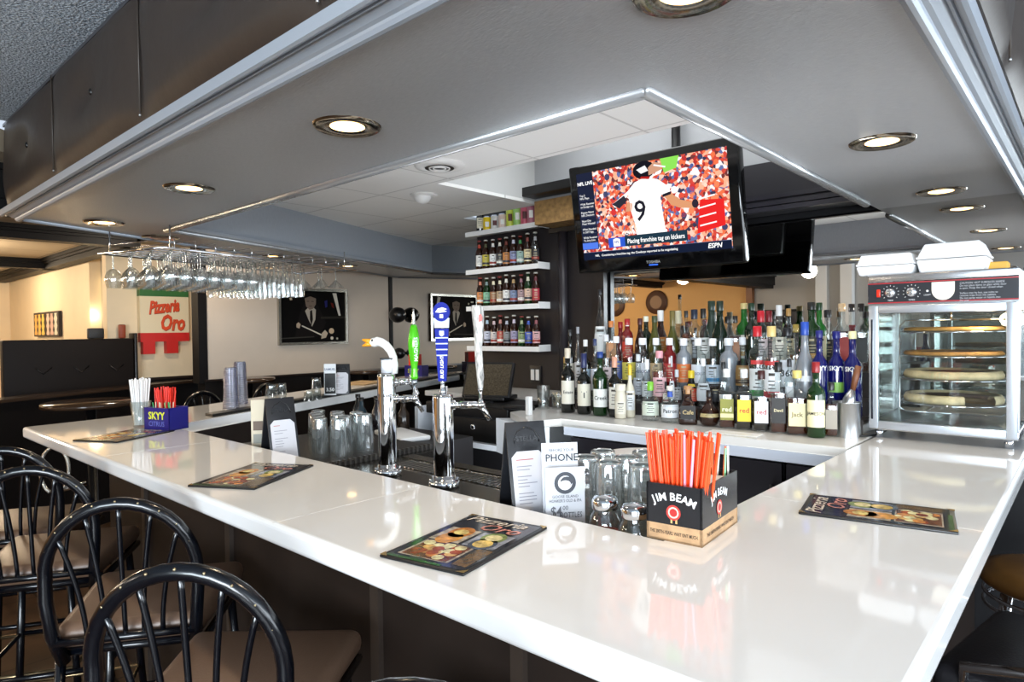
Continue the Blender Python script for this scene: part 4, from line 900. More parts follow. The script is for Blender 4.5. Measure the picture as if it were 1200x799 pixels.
# bits of the underbar on the left
t = thing('bar_towel', 'folded white bar towel beside the drying mat', 'towel', (-2.62, 2.06, .9505))
s = MB(); s.box((0, 0, .012), (.34, .16, .024), WHITE, Matrix.Rotation(R(-14), 3, 'Z'), bev=.008); s.obj('cloth', t)
s = MB(); s.bb((-3.25, 1.97, .2), (-2.35, 2.30, .95), mat('#141214', .5)); ub = s.obj('ice_bin'); tag(ub, 'black underbar cabinet along the far leg behind the drying mat', 'cabinet')
for i, (x, y, h, c) in enumerate([(-3.05, 2.12, .15, '#1c3440'), (-2.97, 2.2, .13, '#6a4318'), (-2.88, 2.10, .17, '#18141a'), (-2.78, 2.2, .15, '#2a2018'), (-3.14, 2.16, .16, '#0f0f10')]):
    t = thing('mixer_bottle', ['dark blue', 'amber', 'black', 'brown', 'all-black'][i]+' mixer bottle on the underbar cabinet, %s from the left' % ORD[[1, 2, 3, 4, 0][i]], 'bottle', (x, y, .951), 0, 'mixer bottles on the underbar')
    s = MB(); s.lathe([(.03, 0), (.032, .006), (.032, h*.6), (.014, h*.8), (.012, h)], mat(c, .15, 0, .6), seg=16); s.obj('bottle_body', t)
    s = MB(); s.lathe([(.0145, h), (.0145, h+.02), (0, h+.02)], BLACK, seg=12, cap=False); s.obj('cap', t)
# stacks of plastic cups and shot glasses on the far leg
def on_far(px, py, z=CT+.0145): return atz(px, py, z)
for i, (px, top, bot) in enumerate([(271, 434, 479), (282, 427, 473)]):
    p = atz(px, bot, CT); hh = (p-O).length*(bot-top)/760*.98
    t = thing('cup_stack', ['shorter stack of upturned smoky plastic cups at the left on the far bar leg', 'taller stack of upturned smoky plastic cups on the far bar leg'][i], 'cups', (p.x, p.y, CT+.001), 0, 'stacks of plastic cups')
    s = MB(); pr = []; n = int(hh/.011)
    g = glass('#b9bfd4', .3, .35, '#8d94b4', .1)
    for k in range(n): z = k*.011; r_ = .044-.010*z/hh; pr += [(r_, z), (r_-.0015, z+.008), (r_-.003, z+.0095)]
    pr += [(.033, hh-.01), (.030, hh), (0, hh)]
    s.lathe(pr, g, seg=24, cap=False); s.obj('nested_cups', t, kind='stuff')
sg_ = 0
for px, py, n in ((318, 479, 2), (330, 477, 2), (362, 470, 1), (371, 468, 2)):
    p = atz(px, py, CT+.014)
    for k in range(n):
        sg_ += 1
        tumbler('shot_glass', 'shot glass on the far bar leg, %s pile from the left, %s' % (ORD[[318, 330, 362, 371].index(px)], ['lower one', 'upper one'][k]), 'glass', (p.x, p.y, CT+.0145+k*.066), .030, .064, 'shot glasses on the far bar mat', up=False)
holder((atz(397, 465, CT).x-.02, atz(397, 465, CT).y+.04), R(48), .20, .10, 'small black tent holder with receipt card on the far bar leg', CT+.0145)
t = thing('table_card', 'black and white beer promotion card on the far bar leg beside the tent holder', 'card', (atz(384, 466, CT).x, atz(384, 466, CT).y+.02, CT+.0145), R(45))
s = MB(); s.box((0, 0, .10), (.075, .002, .20), mat('#dfe2e4', .5)); s.obj('card', t); s = MB(); s.box((0, -.0015, .075), (.068, .001, .13), mat('#17181a', .5)); s.obj('dark_panel', t)
s = MB(); s.text('3.50', lambda x, y: Vector((x, -.0026, .035+y)), .03, WHITE, bold=.02); s.text('SAMUEL', lambda x, y: Vector((x, -.0016, .165+y)), .02, mat('#4b5b78', .5), bold=.02); s.obj('lettering', t)
p = atz(425, 449, CT); s = MB(); s.box((p.x, p.y, CT+.004), (.26, .36, .006), mat('#b79a70', .5), Matrix.Rotation(R(24), 3, 'Z')); tag(s.obj('menu_board'), 'tan menu board lying on the far bar leg behind the goose tap', 'menu')
p = Vector((-4.66, 3.85, CT+.001))
t = thing('straw_caddy', 'small dark blue caddy with red straws at the far end', 'caddy', p, R(20)); s = MB(); s.bb((-.09, -.06, 0), (.09, .06, .10), NAVY); s.obj('blue_box', t)
s = MB(); s.bb((-.06, -.04, .1), (.03, .04, .20), REDS); s.obj('red_straws', t, kind='stuff'); s = MB(); s.text('SKYY', lambda x, y: Vector((x, -.0605, .05+y)), .05, YEL, bold=.03); s.obj('lettering', t)
# small white price card behind left holder
t = thing('table_card', 'narrow pale card with red foot standing left of the left tent holder', 'card', (-2.40, 1.20, .951), R(50)); s = MB(); s.box((0, 0, .14), (.06, .002, .28), mat('#c9bda4', .5)); s.obj('card', t)
for k in range(3): s = MB(); s.box((0, -.0015, .08+.05*k), (.045, .001, .036), mat(['#7d5a34', '#8a8a80', '#5b4634'][k], .5)); s.obj('picture', t)
s = MB(); s.box((0, -.01, .01), (.06, .02, .02), mat('#b02424', .5)); s.obj('red_foot', t)

# ================================================================== GLASS RACK
q0 = Vector((-3.98, 1.11, 0)); qd = Vector((-.42, 1.39, 0)); QL = 1.50; qd.normalize(); qn = Vector((qd.y, -qd.x, 0))
ZR = 1.925
t = thing('glass_rack', 'chrome wire glass rack hanging from the soffit at the left bar leg', 'glass rack', (q0.x, q0.y, ZR))
RW = .52; g_ = lambda a, b, z=0: qd*a+qn*b+Vector((0, 0, z))
s = MB(); s.tube([g_(0, 0), g_(QL, 0), g_(QL, RW), g_(0, RW)], .006, CHROME, 8, closed=True); s.obj('frame', t)
nr = 7
for k in range(nr):
    b = .03+k*(RW-.06)/(nr-1)
    for e in (0,):
        s = MB(); s.tube([g_(0, b+e), g_(QL, b+e)], .0035, CHROME, 6); s.obj('rail', t)
for k in range(12):
    a = .06+k*(QL-.12)/11; s = MB(); s.tube([g_(a, 0, .004), g_(a, 0, .05), g_(a, .02, .052), g_(a, RW-.02, .052), g_(a, RW, .05), g_(a, RW, .004)], .0028, CHROME, 6); s.obj('crossbar', t)
for a, b in ((.05, .02), (.05, RW-.02), (QL-.1, .02), (QL-.1, RW-.02)): s = MB(); s.tube([g_(a, b, .0), g_(a, b, HS-ZR)], .004, CHROME, 6); s.obj('hanger', t)
def stemglass(kind, label, grp):
    t = thing(kind, label, 'glass', (0, 0, 0), 0, grp)
    g = glass('#f7fafa', .26)
    if kind == 'wine_glass': st = .085; bowl = [(.004, -st), (.016, -st-.004), (.032, -st-.02), (.041, -st-.045), (.040, -st-.07), (.033, -st-.105)]
    elif kind == 'champagne_flute': st = .075; bowl = [(.004, -st), (.012, -st-.01), (.020, -st-.04), (.024, -st-.08), (.022, -st-.14)]
    else: st = .085; bowl = [(.004, -st), (.02, -st-.018), (.055, -st-.055)]
    s = MB(); s.lathe([(.036, .003), (.034, 0), (.006, -.006), (.004, -.012)], g, seg=20, cap=False); s.obj('foot', t)
    s = MB(); s.lathe([(.004, -.012), (.0035, -st*.6), (.004, -st)], glass('#e6eeee', .4), seg=8, cap=False); s.obj('stem', t)
    s = MB(); s.lathe(bowl, g, seg=22, cap=False); s.obj('bowl', t); return t
protos = {'wine_glass': stemglass('wine_glass', 'stemmed wine glass hanging upside down on the left part of the rack', 'wine glasses in the hanging rack'),
 'champagne_flute': stemglass('champagne_flute', 'tall champagne flute hanging upside down in the middle of the rack', 'flutes in the hanging rack'),
 'martini_glass': stemglass('martini_glass', 'wide martini glass hanging upside down at the right end of the rack', 'martini glasses in the hanging rack')}
used = set()
for k in range(nr):
    b = .03+k*(RW-.06)/(nr-1); a = .06
    cnt = 0
    while a < QL-.05:
        kind = 'wine_glass' if a < .62 else 'champagne_flute' if a < 1.02 else 'martini_glass'
        if kind == 'martini_glass' and (k % 2 or a > QL-.1 or a < 1.09): a += .12; continue
        if kind == 'wine_glass' and k % 2 and False: pass
        off = .0
        stepa = {'wine_glass': .089, 'champagne_flute': .075, 'martini_glass': .14}[kind]
        if (k % 2 == 0) or kind != 'wine_glass' or True:
            if kind != 'martini_glass' and k % 2: a2 = a+stepa/2
            else: a2 = a
            P = q0+g_(a2, b, ZR+.006)
            cnt += 1; lb = '%s hanging in rack rail %s from the dining side, %s from the left' % ({'wine_glass': 'wine glass', 'champagne_flute': 'slim champagne flute', 'martini_glass': 'wide martini glass'}[kind], ORD[k], ORD[cnt-1])
            if kind in used: dup(protos[kind], P, 0, lb)
            else: protos[kind].location = P; protos[kind]['label'] = lb; used.add(kind)
        a += stepa
print('rack ok')
# ================================================================== PIZZA WARMER
X0, X1, Y0, Y1 = -.636, -.189, 2.69, 3.13; Z0, Z1 = CT, 1.672; zc = 1.555
SST = mat('#c3c5c8', .25, 1, name='brushed_steel', bump=(40, .1, (1, 1, 12)))
t = thing('pizza_warmer', 'stainless glass pizza display warmer at the far end of the right bar leg', 'pizza warmer', (X0, Y0, Z0))
W_, D2, H2 = X1-X0, Y1-Y0, Z1-Z0; hc = zc-Z0+.0
s = MB(); s.bb((0, 0, H2-.028), (W_, D2, H2), SST, .004); s.bb((0, .02, hc-.02), (W_, D2, H2-.028), SST); s.bb((0, .0, .03), (W_, D2, .06), SST, .003)
for x in (0, W_-.018):
    for y in (.022, D2-.018): s.bb((x, y, .06), (x+.018, y+.018, hc-.02), SST)
s.obj('cabinet', t)
for x in (.03, W_-.03):
    for y in (.03, D2-.03): s = MB(); s.lathe([(.013, 0), (.013, .02), (.01, .03)], BLACK if y > .1 else CHROME, (x, y, 0), 12); s.obj('foot', t)
s = MB(); zp0, zp1 = hc+.012, H2-.03; s.bb((.001, .0, zp0), (W_-.001, .018, zp1), mat('#23252b', .3)); cp = s.obj('control_panel', t)
RED = mat('#a3242c', .4)
for z in (zp0, zp1-.004): s = MB(); s.bb((.001, -.0006, z), (W_-.001, .0, z+.004), RED); s.obj('red_line', cp)
zm = (zp0+zp1)/2
s = MB(); s.box((.037, -.004, zm), (.012, .008, .028), mat('#e23320', .25), bev=.002); s.obj('power_switch', cp)
for x in (.075, .142):
    s = MB(); s.lathe([(.017, 0), (.016, .012), (.011, .015), (0, .015)], mat('#c9cbce', .2, .9), seg=24, cap=False); o = s.obj('knob', cp); o.rotation_euler = (PI/2, 0, 0); o.location = (x, -.0005, zm)
    s = MB()
    for k in range(11): a = R(-40+26*k); s.box((x+.026*math.cos(a), -.0007, zm+.026*math.sin(a)), (.004, .0006, .0014), WHITE, Matrix.Rotation(-a, 3, 'Y'))
    s.obj('dial_marks', cp, kind='stuff')
s = MB(); n = 16; cx = .237; rr = .034
s.poly([(cx-rr, -.0008, zp1-.006)]+[(cx+rr*math.cos(PI+PI*k/n), -.0008, zm+.004+rr*1.05*math.sin(PI+PI*k/n)) for k in range(n+1)]+[(cx+rr, -.0008, zp1-.006)], mat('#e8e2d2', .4)); s.obj('cup_dish', cp)
s = MB()
for k in range(8):
    if k == 3: continue
    s.text(['CAUTION: HOT SURFACES INSIDE', 'Do not place items on glass while door', 'is open. Keep the door closed when', '', 'Surface may be hot, use mitts to', 'remove trays from the cabinet.', 'Do not spray water or liquids into', 'the unit.'][k], lambda x, y: Vector((.285+x, -.0008, zp1-.014-.0085*k+y)), .0095, mat('#b9bbc0', .5), align='LEFT', sx=.85)
for x, tx in ((.075, 'TEMP'), (.142, 'TIMER'), (.19, 'LIGHT')): s.text(tx, lambda x_, y: Vector((x+x_, -.0008, zp0+.010+y if x < .18 else zm-.012+y)), .0075, mat('#d8d8da', .5))
s.obj('panel_lettering', cp, kind='stuff')
s = MB(); s.ball((.19, -.001, zm+.002), .004, WHITE, 8, 6); s.obj('lamp', cp)
# door frame and panes
AL = mat('#ccd3dc', .3, .85)
s = MB(); dz0, dz1 = .035, hc+.004; fw = .030
s.bb((.004, -.004, dz0), (.004+fw, .02, dz1), AL, .002); s.bb((W_-.004-fw, -.004, dz0), (W_-.004, .02, dz1), AL, .002); s.bb((.004+fw, -.004, dz1-.028), (W_-.004-fw, .02, dz1), AL, .002); s.bb((.004+fw, -.004, dz0), (W_-.004-fw, .02, dz0+.028), AL, .002)
df = s.obj('door', t)
WGL = glass('#f2f5f4', .05)
s = MB(); s.bb((.034, .004, dz0+.028), (W_-.034, .008, dz1-.028), WGL); s.obj('door_pane', df)
s = MB(); s.bb((.012, -.008, .07), (.018, -.003, dz1-.05), mat('#22242c', .2)); s.obj('hinge_strip', df)
for nm, a, b in (('side_pane', (.003, .045, .065), (.006, D2-.02, hc-.025)), ('side_pane', (W_-.006, .045, .065), (W_-.003, D2-.02, hc-.025)), ('back_pane', (.02, D2-.008, .065), (W_-.02, D2-.005, hc-.025))):
    s = MB(); s.bb(a, b, WGL); s.obj(nm, t)
# rotating rack: four round wire shelves on a curved side wire
cxr, cyr, rr = W_/2+.01, D2/2, .168
zs = [.125, .215, .300, .390]
s = MB(); s.tube([(cxr, cyr-.03, hc-.05), (cxr, cyr-.03, hc-.02)], .004, CHROME, 8)
for sg in (-1, 1): s.tube([(cxr, cyr-.03, hc-.05), (cxr+sg*(rr-.02), cyr-.03, hc-.05), (cxr+sg*rr, cyr-.03, hc-.07), (cxr+sg*rr, cyr-.03, .10), (cxr+sg*(rr-.02), cyr-.03, .085), (cxr, cyr-.03, .085)], .0028, CHROME, 8)
rk = s.obj('rack_frame', t)
for z in zs:
    s = MB(); s.tube([(cxr+rr*math.cos(k*PI/18), cyr+rr*math.sin(k*PI/18), z) for k in range(36)], .0028, CHROME, 6, closed=True)
    for k in range(-4, 5): x = k*.035; y = math.sqrt(rr*rr-x*x); s.tube([(cxr+x, cyr-y, z), (cxr+x, cyr+y, z)], .0015, CHROME, 4)
    s.obj('rack_shelf', rk)
l = bpy.data.lights.new('warmer_lamp', 'POINT'); l.energy = 1.6; l.color = (1, .8, .55); l.shadow_soft_size = .03; lo = bpy.data.objects.new('warmer_lamp', l); C.objects.link(lo); lo.location = (X0+cxr+.12, Y0+.08, Z0+hc-.05)
def pizza(z, label, crust, top, thick, cut=0):
    t = thing('pizza', label, 'pizza', (X0+cxr, Y0+cyr, Z0+z+.003), 0, 'pizzas in the display warmer')
    a1 = 2*PI-cut; s = MB(); r = .155
    s.lathe([(0, .0), (r, .0), (r+.003, thick*.5), (r-.004, thick), (r-.02, thick*1.05), (r-.028, thick*.6), (0, thick*.6)], mat(crust, .75, noise=(25, .25, (1, 1, 1))), seg=40, a0=-1.2+cut, a1=-1.2+2*PI, cap=False); s.obj('crust', t)
    s = MB(); s.lathe([(r-.026, thick*.62), (r-.03, thick*.75), (0, thick*.75)], mat(top, .5, noise=(30, .7, (1, 1, 1))), seg=40, a0=-1.2+cut, a1=-1.2+2*PI, cap=False); s.obj('topping', t)
    s = MB(); s.lathe([(0, -.0008), (.162, -.0008), (.165, .002)], STEEL, seg=40, cap=False); s.obj('tray', t)
pizza(zs[3], 'thin cheese pizza on the top shelf of the warmer', '#d39a4c', '#dba04a', .014)
pizza(zs[2], 'thin pizza with dark topping on the second shelf of the warmer', '#c08a4a', '#8a4b2a', .015)
pizza(zs[1], 'thick crust pizza on the third shelf of the warmer', '#e3cba0', '#7a3d22', .028)
pizza(zs[0], 'thick crust pizza with slices missing on the bottom shelf', '#e6d0a6', '#6e3820', .030, .7)
# foam boxes on top
def foam(c, w_, d_, h_, label, rz=0, slope=.15):
    t = thing('foam_box', label, 'box', c, rz, 'foam takeout boxes on the warmer'); FO = mat('#f4f4f4', .6)
    def fr(s, z0, z1, k0, k1, m):
        vs = [(sx*w_/2*k, sy*d_/2*k, z) for z, k in ((z0, k0), (z1, k1)) for sx, sy in ((-1, -1), (1, -1), (1, 1), (-1, 1))]
        s.add(vs, [(0, 3, 2, 1), (4, 5, 6, 7), (0, 1, 5, 4), (1, 2, 6, 5), (2, 3, 7, 6), (3, 0, 4, 7)], m)
    s = MB(); fr(s, 0, h_*.45, .9, 1, FO); o = s.obj('tray', t); s = MB(); fr(s, h_*.47, h_*.56, 1.0, 1.0, FO); fr(s, h_*.56, h_, .96, 1-slope, FO); s.obj('lid', t)
    for o in t.children:
        m_ = o.modifiers.new('b', 'BEVEL'); m_.width = .008; m_.segments = 3
foam((X0+.05, Y0+.12, Z1+.001), .19, .21, .078, 'flatter white foam takeout box at the left on the pizza warmer')
foam((X0+.252, Y0+.14, Z1+.001), .21, .20, .105, 'taller white foam takeout box in the middle on the pizza warmer', 0, .22)
s = MB(); s.box((X0+.37, Y0+.2, Z1+.018), (.07, .08, .034), mat('#d3a346', .7), bev=.006); tag(s.obj('sponge_box'), 'small yellow box behind the foam boxes on the pizza warmer', 'box')
s = MB(); pt = [(X0+.02, Y0+.03, CT+.006), (X0-.02, Y0-.04, CT+.006), (X0-.06, Y0-.05, CT+.006), (X0-.1, Y0-.02, CT+.006), (X0-.12, Y0+.03, CT+.006)]
s.tube(pt, .004, BLACK, 6); tag(s.obj('power_cord'), 'black power cord curling out beside the left foot of the warmer', 'cord')
# steel cup with scoop
p = atz(988, 513, CT); cr_ = .048; 
t = thing('steel_cup', 'brushed steel cup holding a scoop left of the pizza warmer', 'cup', (p.x, p.y+cr_, CT))
s = MB(); s.lathe([(cr_, 0), (cr_, .003), (cr_, .128), (cr_*1.04, .130), (cr_*.95, .130), (cr_*.93, .006), (0, .006)], STEEL, seg=32, cap=False); s.obj('cup_wall', t)
t = thing('ice_scoop', 'metal scoop with brown handle standing in the steel cup', 'scoop', (p.x, p.y+cr_, CT+.01), AZ)
s = MB(); s.tube([(.0, 0, .05), (.01, 0, .13), (.022, 0, .165)], [.025, .022, .010], STEEL, 12); s.obj('scoop_head', t)
s = MB(); s.tube([(.022, 0, .16), (.034, 0, .21), (.045, 0, .255)], [.009, .012, .011], mat('#6b3f24', .5), 10); s.obj('handle', t)
# gold plate/paper on back counter
p = atz(860, 508, CT); s = MB(); s.box((p.x, p.y, CT+.0015), (.2, .08, .002), WHITE, Matrix.Rotation(R(3), 3, 'Z')); tag(s.obj('paper_slip'), 'white paper slip in front of the small whiskey labels on the back counter', 'paper')
print('warmer ok')
# ================================================================== LIQUOR BOTTLES
def prof_of(kind, r, h):
    if kind == 'bordeaux': return [(r*.9, 0), (r, .008), (r, h*.60), (r*.85, h*.67), (r*.42, h*.74), (r*.37, h*.80), (r*.36, h)]
    if kind == 'burgundy': return [(r*.9, 0), (r, .008), (r, h*.42), (r*.86, h*.55), (r*.5, h*.70), (r*.38, h*.80), (r*.36, h)]
    if kind == 'vodka': return [(r*.9, 0), (r, .008), (r, h*.66), (r*.9, h*.74), (r*.5, h*.80), (r*.42, h*.83), (r*.42, h)]
    if kind == 'tall': return [(r*.9, 0), (r, .008), (r*1.02, h*.5), (r*.8, h*.62), (r*.45, h*.72), (r*.36, h*.82), (r*.34, h)]
    if kind == 'whiskey': return [(r*.92, 0), (r, .008), (r, h*.60), (r*.92, h*.67), (r*.45, h*.74), (r*.38, h*.78), (r*.38, h)]
    if kind == 'squat': return [(r*.9, 0), (r, .01), (r*1.02, h*.5), (r*.75, h*.66), (r*.35, h*.75), (r*.30, h)]
    if kind == 'bulb': return [(r*.6, 0), (r*.85, .01), (r, h*.25), (r*.92, h*.45), (r*.5, h*.62), (r*.28, h*.72), (r*.25, h)]
    if kind == 'decanter': return [(r*.95, 0), (r, .01), (r*.98, h*.42), (r*.6, h*.62), (r*.40, h*.72), (r*.38, h)]
    if kind == 'cone': return [(r*.95, 0), (r, .01), (r*.95, h*.30), (r*.7, h*.55), (r*.42, h*.8), (r*.36, h)]
    if kind == 'beer': return [(r*.92, 0), (r, .006), (r, h*.58), (r*.86, h*.66), (r*.50, h*.76), (r*.42, h*.84), (r*.42, h)]
    if kind == 'jar': return [(r*.9, 0), (r, .006), (r, h*.7), (r*.8, h*.82), (r*.8, h)]
    if kind == 'can': return [(r*.85, 0), (r, .008), (r, h*.92), (r*.84, h)]
GL = {'clear': CLEAR, 'green': mat('#0c2c0c', .06, 0, .7), 'olive': mat('#4a4a1c', .08, 0, .7), 'dark': mat('#0b0d0a', .06, 0, .7), 'darkgreen': mat('#0a1c0e', .06, 0, .7),
      'brown': mat('#2a1208', .07, 0, .7), 'blue': mat('#0a0f58', .07, 0, .7), 'frost': glass('#cfd6dc', .15, .4, '#b4bcc6', .25), 'cream': mat('#e4dcc6', .45),
      'red': mat('#6c0f10', .12, 0, .6), 'amberclear': CLEAR, 'green2': mat('#155a18', .06, 0, .7), 'matgreen': mat('#26382c', .4)}
LIQ = {'amber': '#a4551a', 'whiskey': '#7a3410', 'gold': '#c98a2a', 'red': '#8c1a12', 'water': None, 'dark': '#1c0c08', 'pink': '#c87a70'}
SQ = {'whiskey', 'decanter'}
CAMD = lambda x, y: math.atan2(-y, -x)
def bottle(x, y, z, kind, r, h, gl, liq, cap, lab, label, grp, caph=.035, lab_lo=.14, lab_hi=.50, text=None, tcol='#222222', stripe=None, name='liquor_bottle', neckfoil=None, lab2=None):
    az = CAMD(x, y)
    hb = h-caph*(0.45 if cap else 0)
    t = thing(name, label, 'bottle' if kind != 'can' else 'can', (x, y, z), 0, grp)
    pr = prof_of(kind, r, hb); g = GL[gl]; sq = .75 if kind in SQ else 0; rz = az+PI/2 if sq else 0
    seg = 24
    s = MB(); s.lathe(pr, g, seg=seg, cap=True, sq=sq, rz=rz); s.obj('bottle_glass' if kind != 'can' else 'can_body', t)
    if gl in ('clear', 'frost') and liq and LIQ.get(liq):
        lv = random.uniform(.45, .62)*h; p2 = [(max(q-.003, .002), zz) for q, zz in pr if zz < lv]; q = p2[-1][0]; p2 = [(p2[0][0], .004)]+p2[1:]+[(q, lv), (0.0001, lv)]
        s = MB(); s.lathe(p2, glass(LIQ[liq], .04, .30, LIQ[liq]), seg=20, cap=True, sq=sq, rz=rz); s.obj('liquor', t)
    def rad(zz):
        for (q0_, z0_), (q1_, z1_) in zip(pr, pr[1:]):
            if z0_ <= zz <= z1_ and z1_ > z0_: return q0_+(q1_-q0_)*(zz-z0_)/(z1_-z0_)
        return r
    def patch(nm, z0, z1, m, half, k=1.015, tx=None, tm=None, tsize=None):
        s = MB()
        if sq:
            e = .0007; f0 = max(rad(z0), rad(z1))*k*1.0+e; w2 = r*.80
            d = Vector((math.cos(az), math.sin(az), 0)); u_ = Vector((-d.y, d.x, 0)); # facing direction
            s.add([d*f0-u_*w2+Vector((0, 0, z0)), d*f0+u_*w2+Vector((0, 0, z0)), d*f0+u_*w2+Vector((0, 0, z1)), d*f0-u_*w2+Vector((0, 0, z1))], [(0, 1, 2, 3)], m)
            fn = lambda x_, y_: d*(f0+.0006)+u_*x_+Vector((0, 0, (z0+z1)/2+y_)); wd = 2*w2
        else:
            zz = [z0+(z1-z0)*i/3 for i in range(4)]
            s.lathe([(rad(q)*k+.0004, q) for q in zz], m, seg=12, a0=az-half, a1=az+half, cap=False)
            rt_ = rad((z0+z1)/2)*k+.001; fn = lambda x_, y_: Vector((rt_*math.cos(az+x_/rt_), rt_*math.sin(az+x_/rt_), (z0+z1)/2+y_)); wd = 2*rt_*min(half, 1.2)
        if tx:
            ts = min((z1-z0)*.42, wd/(len(tx)*.62)); s.text(tx, fn, tsize or ts, tm, bold=.015)
        return s.obj(nm, t)
    if lab and not text and not sq:
        s = MB(); z0_, z1_ = h*lab_lo, h*lab_hi; ik = mat('#3a332c' if srgb(lab)[1] > .2 else '#b9ab88', .6); rt_ = max(rad(z0_), rad(z1_))*1.016+.001; hw = rt_*.62
        for q_ in (.80, .62, .50, .38, .2):
            w_ = hw*random.uniform(.35, .95); zz_ = z0_+(z1_-z0_)*q_; hh_ = (z1_-z0_)*(.09 if q_ > .7 else .035)
            n_ = 5; vs_ = [(rt_*math.cos(az+(-w_+2*w_*k/n_)/rt_), rt_*math.sin(az+(-w_+2*w_*k/n_)/rt_), zz_+e_) for e_ in (0, hh_) for k in range(n_+1)]
            s.add(vs_, [(k, k+1, n_+2+k, n_+1+k) for k in range(n_)], ik)
        s.obj('label_print', t, kind='stuff')
    if lab: patch('label', h*lab_lo, h*lab_hi, mat(lab, .5), 1.05, tx=text, tm=mat(tcol, .5))
    if stripe: patch('label_band', h*(lab_lo+.04), h*(lab_lo+.11), mat(stripe, .5), 1.0, 1.03)
    if lab2: patch('shoulder_label', h*lab2[0], h*lab2[1], mat(lab2[2], .45), .8, 1.03)
    if cap:
        rc = pr[-1][0]*1.18; s = MB(); z1 = h; z0 = h-caph
        s.lathe([(rc, z0), (rc*1.02, z0+.002), (rc, z1-.002), (rc*.85, z1), (0, z1)], mat(cap, .35), seg=16, cap=False); s.obj('cap', t)
    return t
# stepped riser under the rear rows
STEPS = [(2.715, 2.86, 1.125), (2.86, 3.0, 1.185), (3.0, 3.25, 1.29)]
t = thing('bottle_riser', 'dark stepped riser hidden among the liquor bottles', 'riser', (0, 0, 0)); RM = mat('#3a3434', .3)
for y0_, y1_, z_ in STEPS: s = MB(); s.bb((-2.22, y0_, CT+.001), (-.66, y1_, z_), RM); s.obj('step', t)
def zfor(y):
    for a_, b_, z_ in STEPS:
        if a_ <= y < b_: return z_
    return CT
placed = []
def place(px, ptop, row, rpx, kind, gl, liq, cap, lab, desc, kw):
    cand = {'F': [2.60, 2.63, 2.57, 2.66, 2.54, 2.50], 'M': [2.79, 2.76, 2.82, 2.73], 'U': [2.93, 2.90, 2.96], 'B': [3.05, 3.12, 3.19, 3.08, 3.15, 3.22, 3.03]}[row]
    order = [(row, c_) for c_ in cand]
    nxt = {'M': ['U', 'B'], 'U': ['B', 'M'], 'B': ['U', 'M'], 'F': []}[row]
    for n_ in nxt: order += [(n_, c_) for c_ in {'M': [2.79, 2.76, 2.82], 'U': [2.93, 2.90, 2.96], 'B': [3.05, 3.12, 3.19]}[n_]]
    for rw, y in order:
        p = aty(px, ptop, y); d = (p-O).length; r = rpx*d/760*.93; r = min(r, .046)*(.93 if kind in SQ else 1)
        zb_ = zfor(y)+.001; a_ = [(2.715, 2.86), (2.86, 3.0), (3.0, 3.25)]
        if y-r < min([q[0] for q in a_ if q[0] <= y] or [0]) and rw != 'F' and False: continue
        hgt = p.z-zb_
        if hgt < .10 or hgt > .42: continue
        if rw == 'F' and y+r > 2.712: continue
        if any(z_ for a0_, b0_, z_ in STEPS if rw != 'F' and a0_ > y and y+r > a0_): 
            r = min(r, max(.02, min(a0_-y for a0_, b0_, z_ in STEPS if a0_ > y)-.001))
        if rw != 'F' and y-r < 2.715: r = y-2.716
        if all((p.x-q[0])**2+(y-q[1])**2 >= (r+q[2])**2*.985 for q in placed):
            placed.append((p.x, y, r)); bl.append((row, px, p.x, y, zb_, kind, r, hgt, gl, liq, cap, lab, desc, kw)); return True
    skipped.append((px, ptop, desc)); return False
bl = []; skipped = []
F_, M_, U_, B_ = 'F', 'M', 'U', 'B'
